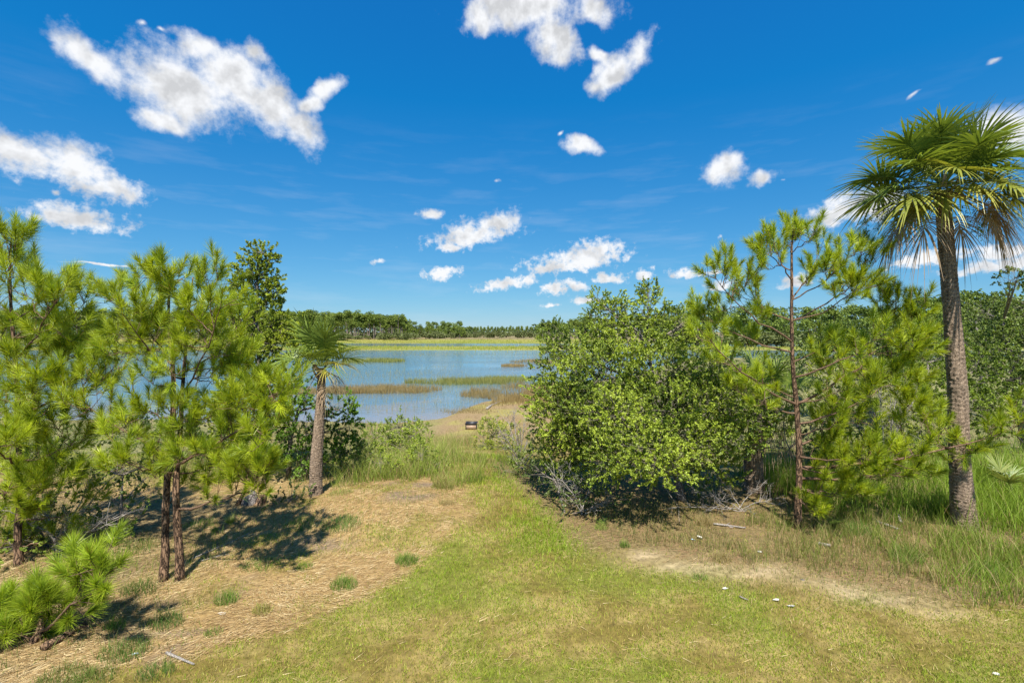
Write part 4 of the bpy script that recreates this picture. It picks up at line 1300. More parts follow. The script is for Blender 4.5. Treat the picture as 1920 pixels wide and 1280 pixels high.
# stubby palm hidden behind the open pine
YP = 12.0
base = ground_pt(1415, 930)
hp = W(1440, 745, YP)
pts = [W(1415, 935, YP), W(1412, 860, YP), W(1425, 800, YP), W(1438, 750, YP)]
pts[0][2] = base[2] - 0.1
fr = []
for k in range(14):
    t = k / 13
    fr.append(dict(azim=k * 2.39996, elev=math.radians(80 - 70 * t), petL=r.uniform(0.5, 0.75), bladeL=r.uniform(0.6, 0.75), g=0.2 + 0.3 * t, nleaf=34, roll=r.normal(0, 0.3), cA=(0.09, 0.16, 0.025), cB=(0.27, 0.33, 0.06)))
for k in range(5):
    fr.append(dict(azim=math.radians(-150 + 30 * k), elev=math.radians(-30), petL=0.5, bladeL=0.55, g=0.9, nleaf=26, spread=90, **TAN))
palm('palm_tree', 'stubby palm with a shaggy brown trunk between the oak shrub and the open pine', base, pts, [0.24, 0.22, 0.22, 0.16], hp, fr, 5, 'cabbage palms', n=30, boots=26)


def palmetto(label, px, py, Y, specs, seed):
    """fan palm without a trunk: (azimuth deg, elevation deg, petiole, blade, colour set)"""
    rr = np.random.default_rng(seed)
    b = W(px, py, Y) if Y else ground_pt(px, py)
    b[2] = hz(b[0], b[1])
    root = thing('palmetto', b, label, 'palmetto', 'palmettos')
    for (a, e, pl, bl, cs) in specs:
        frond(root, b, b - UP * 0.03, math.radians(a), math.radians(e), pl, bl, rr, g=0.12, nleaf=26, spread=78, costa=0.12, cA=cs[0], cB=cs[1])


FG = ((0.14, 0.20, 0.05), (0.36, 0.38, 0.12))
FD = ((0.08, 0.15, 0.02), (0.24, 0.32, 0.05))
palmetto('single upright palmetto fan near the foot of the open pine', 1550, 988, 0, [(175, 68, 0.22, 0.46, FG), (20, 35, 0.15, 0.3, FD)], 1)
palmetto('spreading palmetto with pale fans at the right edge behind the tall palm', 1905, 880, 11.3, [(-150, 50, 0.7, 0.62, FG), (-100, 40, 0.6, 0.6, FG), (180, 30, 0.55, 0.55, FD), (-60, 60, 0.7, 0.6, FD), (100, 65, 0.7, 0.6, FG), (-120, 15, 0.5, 0.55, FG), (60, 50, 0.6, 0.6, FD), (-20, 45, 0.6, 0.6, FD)], 2)
palmetto('small yellowish palmetto seedling in front of the split stump', 432, 985, 0, [(60, 75, 0.1, 0.22, FG), (160, 65, 0.1, 0.2, FG), (-60, 60, 0.1, 0.2, FD), (0, 70, 0.08, 0.2, FG)], 3)
palmetto('tiny green palmetto seedling left of the yellowish one', 402, 998, 0, [(90, 78, 0.05, 0.14, FD), (-30, 60, 0.05, 0.12, FD), (200, 60, 0.05, 0.12, FD)], 4)
palmetto('low palmetto sprout at the shaded edge below the oak shrub', 1130, 985, 0, [(60, 70, 0.06, 0.18, FD), (160, 55, 0.06, 0.16, FD), (-60, 50, 0.06, 0.16, FG)], 5)
palmetto('palmetto clump among the cedars behind the left pines', 5, 800, 9.6, [(-30, 55, 0.6, 0.5, FG), (20, 45, 0.5, 0.5, FG), (-80, 40, 0.5, 0.5, FD), (60, 60, 0.5, 0.5, FD)], 6)


# ------------------------------------------------------------------ leafy trees and shrubs
def leafy(name, label, base, trunk_pts, trunk_r, lobes, seed, kind='oak', dens=1.0, cat='tree', group=None, c0=None, c1=None, leafL=None, bark=None, inner=0.35, twig=None, nleaf=None, limb_part='limb', wcol=(0.20, 0.17, 0.14), gap=0.25):
    """lobes: (column, row, Y, half width px, half height px[, half depth m]) in the photo; each becomes one limb with its foliage"""
    r = np.random.default_rng(seed)
    base = np.array(base, float)
    root = thing(name, base, label, cat, group)
    P = np.array(trunk_pts, float)
    if trunk_r:
        mb = MB(); tube(mb, P, np.linspace(trunk_r, trunk_r * 0.28, len(P)), 10, (0.3, 0.25, 0.2), rough=0.15, seed=seed)
        mb.build('trunk', bark or M_OAKBARK, root, base, smooth=True)
    par = {'oak': (32, 0.20, 0.044, 0.38, (0.09, 0.15, 0.018), (0.41, 0.50, 0.055), 165),
           'cedar': (44, 0.14, 0.052, 0.26, (0.06, 0.11, 0.012), (0.40, 0.47, 0.04), 300),
           'shrub': (26, 0.20, 0.064, 0.22, (0.12, 0.19, 0.025), (0.36, 0.44, 0.05), 170)}[kind]
    nl_, tw, ll, lw, k0, k1, dn = par
    nl_ = nleaf or nl_; tw = twig or tw; ll = leafL or ll
    k0 = c0 or k0; k1 = c1 or k1
    for lb in lobes:
        px, py, Y, hw, hh = lb[:5]
        c = W(px, py, Y)
        rx = hw / F * Y; rz = hh / F * Y; ry = lb[5] if len(lb) > 5 else (rx + rz) / 2
        area = (rx * rz + rx * ry + ry * rz) / 3 * 12.57
        n = max(8, int(area * dn / nl_ * dens * 3.6))
        p, d = lobe_pts((*c, rx, ry, rz), n, r, inner)
        keep = (sin3(p, 5.5, seed) > -1 + 2 * gap * 0.9) | (r.random(n) < 0.25)
        keep &= p[:, 2] > height(p[:, 0], p[:, 1]) + 0.05
        p, d = p[keep], d[keep]
        wood, fol = MB(), MB()
        j = np.argmin(np.linalg.norm(P - c, axis=1) + np.maximum(0, P[:, 2] - c[2] + 0.2) * 2)
        s = P[j]
        L = np.linalg.norm(c - s)
        B = bez(s, s + (c - s) * np.array([0.5, 0.5, 0.35]) + r.normal(0, 0.06, 3), c, 7)
        tube(wood, B, np.linspace(min(0.045, 0.012 + 0.010 * L), 0.008, 7), 6, wcol, cap=False)
        m = min(len(p), 16)
        if m:
            idx = r.choice(len(p), m, replace=False)
            st = B[r.integers(3, 7, m)]
            sticks(wood, st, p[idx], 0.006, 0.0025, wcol, 4)
        A = norm(d * 0.8 + r.normal(size=d.shape) * 0.55 + UP * 0.35)
        lump = 0.45 * sin3(p, 3.1, seed + 2)
        leafy_twigs(fol, wood, p, A, nl_, tw, ll, lw, k0, k1, r, wcol, lump)
        b = wood.build(limb_part, M_COL, root, base)
        fol.build('foliage', {'oak': M_LEAF, 'cedar': M_CEDAR, 'shrub': M_LEAF}[kind], b, base)
    return root


# the big oak shrub right of the path
b = ground_pt(1275, 938)
tp = [W(1280, 945, 11.4), W(1268, 880, 11.4), W(1250, 800, 11.5), W(1225, 720, 11.6), W(1215, 640, 11.7)]
tp[0][2] = b[2] - 0.1
leafy('oak_shrub', 'large rounded evergreen oak shrub with small glossy leaves right of the path', b, tp, 0.11, [
    (1180, 770, 12.0, 105, 80), (1295, 770, 12.0, 105, 70), (1095, 790, 12.4, 60, 72), (1215, 590, 12.0, 34, 52), (1138, 600, 12.2, 34, 46), (1262, 620, 12.2, 40, 46), (1180, 640, 11.8, 70, 50), (1090, 660, 12.3, 62, 48), (1050, 700, 12.4, 58, 62), (1035, 640, 12.8, 24, 40), (1130, 700, 11.2, 80, 60), (1230, 690, 11.2, 90, 62), (1310, 680, 11.8, 66, 54),
    (1030, 780, 12.2, 46, 70), (1075, 770, 11.4, 60, 66), (1150, 780, 10.3, 74, 62), (1250, 770, 10.4, 84, 60), (1340, 750, 11.0, 70, 56), (1400, 770, 11.0, 62, 46), (1450, 790, 11.0, 36, 30), (1290, 830, 10.2, 84, 48), (1370, 820, 10.6, 60, 40),
    (1200, 840, 9.6, 84, 52, 0.55), (1240, 872, 9.5, 62, 42, 0.5), (1150, 860, 9.9, 50, 42), (1060, 850, 11.8, 44, 56), (1330, 870, 11.4, 60, 50), (1110, 850, 11.8, 50, 60), (1215, 548, 12.0, 12, 26), (1120, 562, 12.2, 16, 20), (1160, 575, 12.1, 22, 24), (1285, 600, 12.3, 18, 24)],
    31, 'oak', dens=1.9, cat='shrub', gap=0.12)
# cedars by the water behind the short palm
tb = W(490, 940, 13.4); tb[2] = hz(tb[0], tb[1])
tp = [tb - UP * 0.1, W(492, 850, 13.5), W(488, 750, 13.6), W(484, 640, 13.7), W(482, 540, 13.8), W(484, 470, 13.8)]
leafy('cedar_tree', 'tall narrow red cedar rising above the pines at the far bank side', tb, tp, 0.09, [
    (490, 472, 13.8, 26, 20), (466, 482, 13.8, 21, 15), (505, 490, 13.8, 18, 15), (470, 505, 13.8, 34, 20), (500, 520, 13.8, 31, 20), (448, 535, 13.7, 26, 18), (480, 540, 13.8, 42, 25), (512, 552, 13.7, 23, 22), (470, 568, 13.7, 36, 20), (500, 575, 13.7, 34, 22),
    (495, 605, 13.8, 37, 24), (530, 610, 13.6, 40, 31), (470, 630, 13.7, 48, 40), (520, 650, 13.5, 51, 44), (565, 632, 13.9, 48, 24), (600, 650, 14.2, 37, 20), (480, 700, 13.4, 55, 55), (440, 640, 13.9, 37, 44), (455, 770, 13.2, 61, 66)],
    41, 'cedar', dens=1.5, bark=M_OAKBARK, group='cedars', gap=0.25)
tb = W(540, 880, 13.2); tb[2] = hz(tb[0], tb[1])
tp = [tb - UP * 0.1, W(545, 820, 13.2), W(560, 770, 13.2), W(600, 760, 13.2)]
leafy('cedar_shrub', 'dark bushy cedar crouching behind the trunk of the short palm', tb, tp, 0.08, [
    (520, 760, 13.0, 46, 44), (560, 790, 13.0, 54, 50), (520, 830, 12.8, 46, 46), (640, 770, 13.3, 34, 36), (655, 800, 13.4, 22, 34), (610, 810, 13.4, 36, 40), (560, 740, 13.2, 34, 30), (645, 840, 13.2, 30, 26), (580, 850, 12.9, 34, 30)],
    42, 'cedar', dens=0.95, cat='shrub', group='cedars', c0=(0.04, 0.10, 0.012), c1=(0.20, 0.34, 0.03))
# shrubs on the bank
def bush(name, label, px, py, Y, lobes, seed, **kw):
    b = W(px, py, Y); b[2] = hz(b[0], b[1])
    top = W(lobes[0][0], lobes[0][1], lobes[0][2])
    tp = [b - UP * 0.05, b + (top - b) * 0.5, top]
    return leafy(name, label, b, tp, kw.pop('tr', 0.03), lobes, seed, kw.pop('kind', 'shrub'), cat='shrub', **kw)


bush('marsh_elder', 'light green leafy shrub at the crest beside the tall yellow grass', 750, 860, 16.0, [(748, 800, 16, 24, 26), (775, 815, 15.8, 28, 24), (720, 825, 16, 24, 22), (800, 835, 15.6, 22, 22), (750, 840, 15.4, 40, 26)], 51, dens=0.85)
bush('marsh_elder', 'rounded olive shrub right of the short palm trunk', 665, 880, 13.8, [(665, 850, 13.8, 36, 30), (640, 870, 13.4, 26, 26), (690, 860, 14.2, 26, 26), (665, 890, 13.2, 36, 20)], 52, c0=(0.09, 0.13, 0.02), c1=(0.30, 0.36, 0.06), dens=1.0)
bush('marsh_elder', 'bright yellow-green shrub by the black box on the shore path', 922, 830, 19, [(915, 800, 19, 22, 20), (935, 815, 18.8, 26, 22), (900, 825, 18.6, 14, 16), (930, 840, 18.4, 28, 16), (960, 815, 18.5, 20, 24)], 53, c0=(0.17, 0.24, 0.03), c1=(0.42, 0.46, 0.05), dens=0.8)
bush('marsh_elder', 'small bright green bush at the left of the short palm trunk', 572, 895, 12.9, [(572, 872, 12.9, 14, 18), (560, 885, 12.9, 12, 12)], 54, c0=(0.10, 0.20, 0.03), c1=(0.25, 0.40, 0.06), dens=0.9)
bush('wax_myrtle', 'thin leafy shrub growing low at the left under the twin pine', 225, 1000, 9.6, [(230, 890, 9.8, 50, 50), (190, 930, 9.6, 50, 44), (270, 900, 10.0, 44, 40), (160, 860, 10, 44, 44), (300, 860, 10.4, 44, 34), (220, 980, 9.2, 40, 34)], 55, dens=0.42, kind='oak', c0=(0.06, 0.11, 0.02), c1=(0.20, 0.28, 0.05), tr=0.04)
bush('wax_myrtle', 'leafy evergreen shrub at the waterside behind the twin pine', 420, 860, 15.5, [(400, 800, 15.5, 60, 40), (330, 800, 16, 60, 36), (250, 810, 16.5, 60, 34), (440, 840, 14.5, 46, 34), (360, 840, 14.5, 50, 24)], 56, dens=0.85, kind='oak', c0=(0.05, 0.10, 0.02), c1=(0.19, 0.27, 0.05))
bush('wax_myrtle', 'dark shaded shrub at the foot of the cedar trunk', 540, 955, 11.0, [(545, 935, 11.0, 34, 24), (520, 945, 11.0, 26, 18), (575, 945, 11.0, 22, 18)], 57, dens=0.7, kind='oak', c0=(0.045, 0.085, 0.02), c1=(0.15, 0.20, 0.05))
bush('wax_myrtle', 'low dense undergrowth in the shade along the left of the oak shrub', 1060, 930, 10.8, [(1040, 900, 11.2, 36, 30), (1090, 920, 10.8, 44, 30), (1150, 930, 10.4, 40, 26), (1010, 880, 11.8, 26, 26), (1070, 940, 10.2, 26, 16)], 58, dens=0.5, kind='oak', c0=(0.05, 0.09, 0.025), c1=(0.17, 0.22, 0.06))
bush('wax_myrtle', 'tangled green undergrowth at the left edge behind the young pine', 90, 1030, 8.9, [(60, 960, 8.9, 60, 44), (140, 1000, 8.8, 50, 36), (20, 1020, 8.4, 50, 44), (110, 920, 9.4, 60, 36), (200, 1010, 9.0, 40, 30), (-40, 950, 8.8, 50, 60)], 59, dens=0.42, kind='oak', c0=(0.08, 0.13, 0.02), c1=(0.30, 0.37, 0.05), leafL=0.052)
bush('marsh_elder', 'pale green shrub by the shore between the cedar and the yellow grass', 700, 830, 20.0, [(700, 810, 20, 22, 18), (675, 820, 19.5, 22, 18), (735, 820, 20.5, 18, 16), (780, 800, 21, 20, 14)], 68, dens=0.8)
bush('marsh_elder', 'low leafy green shrub under the bare grey one by the path', 985, 880, 14.0, [(985, 870, 14, 30, 24), (955, 880, 14, 22, 18), (1005, 890, 13.4, 24, 20), (960, 850, 15, 20, 20), (1000, 840, 14.6, 22, 24)], 69, dens=0.45, c0=(0.10, 0.15, 0.03), c1=(0.30, 0.36, 0.08))
bush('marsh_elder', 'leafy bright shrub rising out of the tall grass right of the short palm', 790, 880, 13.6, [(790, 850, 13.6, 26, 24), (765, 865, 13.6, 22, 20), (820, 870, 13.4, 18, 16)], 77, dens=0.8)
bush('marsh_elder', 'small leafy shrub at the left end of the tall grass', 715, 890, 13.2, [(712, 868, 13.2, 24, 22), (735, 880, 13.0, 18, 16), (690, 885, 13.0, 16, 14)], 78, dens=0.8)
bush('yaupon_shrub', 'grey-green twiggy thicket in the shadow right behind the stubby palm', 1500, 880, 13.0, [(1480, 840, 13, 40, 40), (1530, 800, 13.5, 44, 44), (1470, 780, 13.5, 40, 36), (1540, 860, 12.6, 44, 30)], 70, dens=0.4, kind='oak', c0=(0.06, 0.10, 0.02), c1=(0.22, 0.28, 0.05))
# the thicket on the right, from near to far
tb = W(1640, 860, 14); tb[2] = hz(tb[0], tb[1])
bush('yaupon_shrub', 'yellow-green thicket behind the lower limbs of the open pine', 1640, 860, 14.0, [(1600, 780, 14, 70, 54), (1680, 780, 14, 64, 50), (1560, 720, 15, 60, 50), (1640, 710, 15, 60, 46), (1700, 840, 13.4, 60, 40), (1560, 840, 13.4, 50, 40), (1620, 860, 13, 60, 30)], 61, dens=0.85, kind='oak', c0=(0.13, 0.18, 0.02), c1=(0.40, 0.44, 0.05), tr=0.06)
bush('cedar_tree', 'dark green cedar right behind the trunk of the tall palm', 1740, 850, 16.0, [(1740, 680, 16, 44, 50), (1720, 740, 15.6, 56, 48), (1830, 690, 16, 46, 50), (1790, 740, 15.6, 60, 56), (1840, 770, 15.0, 60, 50), (1750, 800, 15, 50, 44), (1780, 660, 16.4, 40, 40)], 62, kind='cedar', dens=0.6, tr=0.1, group='cedars', c0=(0.05, 0.10, 0.012), c1=(0.26, 0.35, 0.035))
bush('oak_tree', 'spreading live oak with grey limbs along the right edge', 1930, 900, 17.0, [(1880, 600, 18, 70, 40), (1930, 560, 18, 50, 36), (1850, 640, 17.5, 64, 44), (1910, 660, 17, 66, 50), (1880, 710, 16.5, 70, 44), (1940, 730, 16, 60, 60), (1840, 580, 20, 50, 30), (1895, 525, 16, 26, 10), (1910, 512, 15.5, 22, 8), (1870, 770, 15.6, 70, 46), (1960, 620, 17, 60, 70)], 63, kind='oak', dens=0.62, tr=0.2, c0=(0.06, 0.10, 0.02), c1=(0.25, 0.33, 0.06), leafL=0.065)
bush('oak_tree', 'broad green oak beyond the thicket between open pine and tall palm', 1640, 760, 28.0, [(1600, 640, 28, 70, 36), (1680, 640, 28, 70, 40), (1740, 640, 27, 60, 44), (1640, 690, 26, 80, 36), (1550, 660, 29, 50, 36), (1720, 700, 25, 70, 36)], 64, kind='oak', dens=0.5, tr=0.2, leafL=0.09, twig=0.35, c0=(0.06, 0.105, 0.02), c1=(0.24, 0.32, 0.05), gap=0.3)
bush('oak_tree', 'rounded oak crown on the bank right of the tall palm trunk', 1850, 760, 30.0, [(1830, 600, 31, 46, 30), (1880, 590, 32, 56, 34), (1830, 650, 29, 50, 34), (1900, 650, 29, 60, 40), (1860, 700, 27, 70, 36)], 65, kind='oak', dens=0.36, tr=0.2, leafL=0.09, twig=0.35, c0=(0.06, 0.105, 0.02), c1=(0.24, 0.32, 0.05))
bush('wax_myrtle', 'dense green shrub bank between the oak shrub and the stubby palm', 1400, 760, 18.0, [(1330, 690, 20, 50, 34), (1400, 680, 20, 56, 30), (1460, 690, 19, 50, 34), (1520, 690, 18, 50, 40), (1400, 720, 17, 60, 34), (1350, 655, 22, 30, 20), (1500, 740, 16.5, 60, 40)], 66, kind='oak', dens=0.7, c0=(0.07, 0.12, 0.02), c1=(0.24, 0.31, 0.05), leafL=0.055)
# bushes at the left bank beyond the left pines
bush('wax_myrtle', 'dark bank of shrubs at the left edge beyond the pines', 40, 860, 14.0, [(20, 780, 14, 60, 60), (-50, 740, 15, 60, 70), (80, 830, 13, 50, 40), (10, 860, 12, 60, 50), (130, 830, 14, 44, 34)], 67, kind='oak', dens=0.45, c0=(0.05, 0.09, 0.02), c1=(0.20, 0.27, 0.05))


# bare grey shrubs
def dead_shrub(name, label, b, tops, seed, r0=0.02, twigs=10, group=None, mat=None, parts='stem'):
    r = np.random.default_rng(seed)
    root = thing(name, b, label, 'shrub', group)
    for tpx in tops:
        t = np.array(tpx); mb = MB()
        B = bez(b + r.normal(0, 0.05, 3) * (1, 1, 0), b + (t - b) * np.array([0.35, 0.35, 0.6]), t, 9) + r.normal(0, 0.015, (9, 3))
        tube(mb, B, np.linspace(r0, 0.004, 9), 5, (0.5, 0.5, 0.5), cap=False)
        L = np.linalg.norm(t - b)
        for k in range(twigs):
            i = r.integers(3, 8); s = B[i]
            d = norm(norm(B[i + 1 if i < 8 else i] - B[i - 1]) * 0.7 + r.normal(size=3) * 0.6 + UP * 0.2)
            e = s + d * L * r.uniform(0.15, 0.4)
            m_ = (s + e) / 2 + r.normal(0, 0.02, 3)
            sticks(mb, np.array([s, m_]), np.array([m_, e]), [0.006, 0.0045], [0.0045, 0.002], (0.5, 0.5, 0.5), 4)
            for q in range(3):
                d2 = norm(d * 0.7 + r.normal(size=3) * 0.6); s2 = s + (e - s) * r.uniform(0.4, 1)
                sticks(mb, s2[None], (s2 + d2 * L * r.uniform(0.06, 0.16))[None], 0.003, 0.0015, (0.5, 0.5, 0.5), 3)
        mb.build(parts, mat or M_DEADWOOD, root, b)
    return root


b = W(975, 880, 15.5); b[2] = hz(b[0], b[1])
dead_shrub('dead_shrub', 'bare grey leafless shrub on the right side of the path', b, [W(945, 775, 16), W(960, 765, 16), W(985, 780, 15.6), W(930, 800, 15.2), W(1000, 800, 15.4), W(1010, 840, 15), W(945, 830, 15), W(975, 800, 15)], 71, 0.022, 13)
b = W(1660, 830, 13.2); b[2] = hz(b[0], b[1])
dead_shrub('dead_shrub', 'tangle of pale bare twigs left of the tall palm trunk', b, [W(1600, 700, 13.2), W(1640, 680, 13.4), W(1690, 700, 13.4), W(1720, 740, 13), W(1620, 750, 13), W(1700, 780, 12.8), W(1570, 750, 13.2)], 72, 0.022, 14)
b = W(110, 1090, 8.8); b[2] = hz(b[0], b[1])
dead_shrub('dead_shrub', 'grey twiggy dying shrub between the left pine and the twin pine', b, [W(60, 920, 8.8), W(180, 900, 9), W(240, 870, 9.2), W(130, 960, 8.6), W(220, 980, 8.6), W(20, 960, 8.5), W(270, 950, 9.1), W(160, 1010, 8.4)], 73, 0.03, 13)
b = W(1390, 950, 10.8); b[2] = hz(b[0], b[1])
dead_shrub('dead_shrub', 'low dry brambles in the shade under the oak shrub', b, [W(1300, 920, 10.8), W(1350, 900, 11), W(1440, 900, 10.8), W(1470, 930, 10.6), W(1330, 950, 10.4), W(1420, 960, 10.4), W(1250, 950, 10.4)], 74, 0.012, 12)
b = W(1095, 935, 10.6); b[2] = hz(b[0], b[1])
dead_shrub('dead_shrub', 'dry brown sticks at the left foot of the oak shrub', b, [W(1070, 880, 10.8), W(1120, 870, 11), W(1040, 910, 10.6), W(1140, 940, 10.2), W(1020, 870, 11.2)], 75, 0.012, 10)
b = W(570, 830, 13.5); b[2] = hz(b[0], b[1])
dead_shrub('dead_shrub', 'bleached bare branches caught in the cedar behind the short palm', b, [W(575, 790, 12.9), W(590, 780, 12.9), W(610, 800, 12.9), W(560, 800, 12.8)], 76, 0.015, 8)

# vine hanging in the crown of the tall palm
r = np.random.default_rng(81)
vb = W(1766, 400, 9.75)
vine = thing('hanging_vine', vb, 'thin leafy vine dangling below the crown of the tall palm', 'vine')
for (px, py, dx) in ((1640, 385, 0), (1665, 395, 0), (1690, 390, 0), (1720, 385, 0), (1805, 395, 0), (1825, 390, 0), (1845, 400, 0), (1700, 340, 0), (1620, 400, 0), (1740, 370, 0)):
    s = W(px, py, 9.6 + r.normal(0, 0.3)); e = s + np.array([r.normal(0, 0.1), 0, -r.uniform(0.3, 0.62)])
    a0 = vb + UP * 0.15
    wood, fol = MB(), MB()
    B1 = bez(a0, (a0 + s) / 2 + UP * 0.08, s, 6); B2 = bez(s, s + (e - s) * 0.4 + np.array([0.05, 0, 0]), e, 6)
    tube(wood, np.concatenate([B1, B2[1:]]), 0.004, 4, (0.16, 0.13, 0.09), cap=False)
    n = 40
    i = r.random(n)
    p = np.stack([np.interp(i, np.linspace(0, 1, 6), B2[:, k]) for k in range(3)], 1) + r.normal(0, 0.05, (n, 3))
    leafy_twigs(fol, None, p, rdir(n, r), 3, 0.05, 0.035, 0.3, (0.05, 0.10, 0.02), (0.16, 0.22, 0.04), r)
    st = wood.build('stem', M_COL, vine, vb); fol.build('leaves', M_LEAF, st, vb)


# ------------------------------------------------------------------ tufts, sticks and litter on the ground
def tuft(label, px, py, w, h, n, seed, c0=(0.10, 0.19, 0.03), c1=(0.24, 0.38, 0.05), dry=0.15, name='grass_tuft'):
    global RNG
    b = ground_pt(px, py)
    rr = np.random.default_rng(seed)
    root = thing(name, b, label, 'grass', 'grass tufts on the mound')
    mb = MB()
    a = rr.random(n) * 6.28; q = np.sqrt(rr.random(n)) * w
    x = b[0] + q * np.cos(a); y = b[1] + q * np.sin(a) * 0.8
    hh = h * rr.uniform(0.45, 1.1, n) * (1 - 0.45 * (q / w))
    k = rr.random(n)
    A = mixc(c0, np.array(c0) * 1.2, k); B_ = mixc(c0, c1, np.clip(k + 0.25, 0, 1))
    dr = rr.random(n) < dry
    B_[dr] = (0.50, 0.40, 0.19); A[dr] = (0.35, 0.27, 0.13)
    blades(mb, on_ground(x, y, -0.005), hh, rr.uniform(0.002, 0.0038, n), A, B_, 0.55, rng=rr, K=4)
    mb.build('blades', M_GRASS, root, b)


tuft('round bright green grass tuft in the middle of the straw', 762, 1055, 0.20, 0.30, 420, 1)
tuft('round green grass tuft left of and nearer than the middle one', 645, 1100, 0.22, 0.26, 420, 2)
tuft('small yellowing grass tuft low on the straw slope', 492, 1148, 0.14, 0.22, 260, 3, c0=(0.22, 0.24, 0.05), c1=(0.42, 0.40, 0.09), dry=0.35)
tuft('upright green tuft up the slope from the yellowing one', 425, 1128, 0.18, 0.26, 300, 4)
tuft('dark green tuft in the shade of the twin pine, low left', 312, 1170, 0.24, 0.24, 420, 5, c0=(0.06, 0.13, 0.03), c1=(0.16, 0.28, 0.05))
tuft('sparse green patch at the right edge of the pine shade', 488, 1062, 0.32, 0.18, 360, 6)
tuft('wide dark green tuft below the short palm', 640, 985, 0.42, 0.26, 650, 7, c0=(0.06, 0.14, 0.03), c1=(0.17, 0.33, 0.05))
tuft('green tuft just left of the wide dark one', 565, 985, 0.34, 0.22, 420, 8)
tuft('thin green tuft in the straw below the wide dark one', 570, 1065, 0.14, 0.18, 170, 9)
tuft('tall thin tuft in the left shadow beside the young pine', 215, 1180, 0.13, 0.26, 170, 10)
tuft('pale green tuft at the right foot of the short palm', 640, 925, 0.30, 0.2, 300, 11, c0=(0.17, 0.22, 0.05), c1=(0.38, 0.42, 0.10))
tuft('dry golden tuft on the crest near the path', 838, 945, 0.18, 0.24, 260, 12, c0=(0.28, 0.22, 0.09), c1=(0.48, 0.40, 0.15), dry=0.5)
tuft('arching golden green clump at the path side of the tall grass', 832, 915, 0.28, 0.62, 420, 13, c0=(0.20, 0.23, 0.05), c1=(0.44, 0.43, 0.12), dry=0.3)
tuft('grass tuft at the bottom left corner in shade', 290, 1265, 0.22, 0.2, 300, 14, c0=(0.07, 0.14, 0.03), c1=(0.20, 0.30, 0.05))
tuft('low mixed tuft beside the pale stick', 185, 1270, 0.22, 0.2, 300, 15, c0=(0.10, 0.15, 0.03), c1=(0.26, 0.32, 0.07))
tuft('short green tuft at the front of the oak shade', 1172, 1025, 0.10, 0.22, 170, 16)
tuft('light green tuft at the left front of the oak shade', 1128, 992, 0.14, 0.2, 200, 17, c0=(0.17, 0.24, 0.04), c1=(0.34, 0.42, 0.08))
tuft('dry golden tuft before the oak trunk', 1320, 985, 0.16, 0.42, 240, 18, c0=(0.26, 0.20, 0.08), c1=(0.45, 0.38, 0.15), dry=0.6)
tuft('straw coloured tuft on the litter right of the oak shade', 1352, 1050, 0.18, 0.26, 260, 19, c0=(0.26, 0.22, 0.08), c1=(0.46, 0.40, 0.16), dry=0.6)
tuft('green tuft on the ridge left of the white shell', 1312, 1085, 0.12, 0.12, 160, 20)
tuft('long arching grass clump left of the tall palm foot', 1700, 1050, 0.30, 0.42, 420, 21)
tuft('long arching grass clump in front of the tall palm', 1850, 1080, 0.34, 0.46, 520, 22)
tuft('leggy green weed clump between open pine and tall palm', 1610, 1000, 0.25, 0.40, 300, 23, c0=(0.08, 0.18, 0.03), c1=(0.20, 0.38, 0.06))
tuft('dry bent grass patch at the lower right of the tall palm', 1760, 1085, 0.32, 0.22, 420, 24, c0=(0.34, 0.26, 0.11), c1=(0.55, 0.44, 0.22), dry=0.7)
tuft('sparse green tuft far left in the pine shade', 400, 1190, 0.12, 0.16, 120, 25)
tuft('broad dark grass clump right of the young pine', 235, 1225, 0.30, 0.26, 520, 27, c0=(0.07, 0.14, 0.03), c1=(0.20, 0.31, 0.05))
tuft('ragged grass clump at the bottom edge left of the pale stick', 120, 1275, 0.30, 0.24, 520, 28, c0=(0.09, 0.14, 0.03), c1=(0.24, 0.31, 0.06))
tuft('thin shaded clump between the young pine and the twin pine', 262, 1110, 0.26, 0.36, 300, 29, c0=(0.07, 0.13, 0.03), c1=(0.20, 0.28, 0.05))
tuft('low green clump behind the twin pine foot', 375, 985, 0.32, 0.2, 320, 30)
tuft('sprawling green clump on the shaded slope left of the twin pine', 255, 1030, 0.42, 0.25, 480, 31, c0=(0.08, 0.14, 0.03), c1=(0.22, 0.32, 0.05))
tuft('small green sprig on the bare straw', 725, 1010, 0.14, 0.1, 120, 26)


def stick(name, label, a, b_, r0, r1, cat, side=(), col=(0.5, 0.5, 0.5), mat=None, lift=0.015):
    p0, p1 = ground_pt(*a), ground_pt(*b_)
    p0[2] += r0 * 0.8 + lift; p1[2] += r1 * 0.8 + lift
    root = thing(name, p0, label, cat)
    rr = np.random.default_rng(int(a[0]))
    mb = MB(); B = bez(p0, (p0 + p1) / 2 + rr.normal(0, 0.03, 3) * (1, 1, 0.3), p1, 10)
    tube(mb, B, np.linspace(r0, r1, 10), 8, col, rough=0.18, seed=int(a[0]))
    mb.build('shaft', mat or M_DEADWOOD, root, p0)
    for (t, dx, dy, dz) in side:
        s = B[int(t * 9)]
        mb = MB(); tube(mb, np.stack([s, s + np.array([dx, dy, dz]) * 0.5 + rr.normal(0, 0.01, 3), s + np.array([dx, dy, dz])]), [r1 * 0.9, r1 * 0.6, r1 * 0.3], 5, col)
        mb.build('twig', mat or M_DEADWOOD, root, p0)


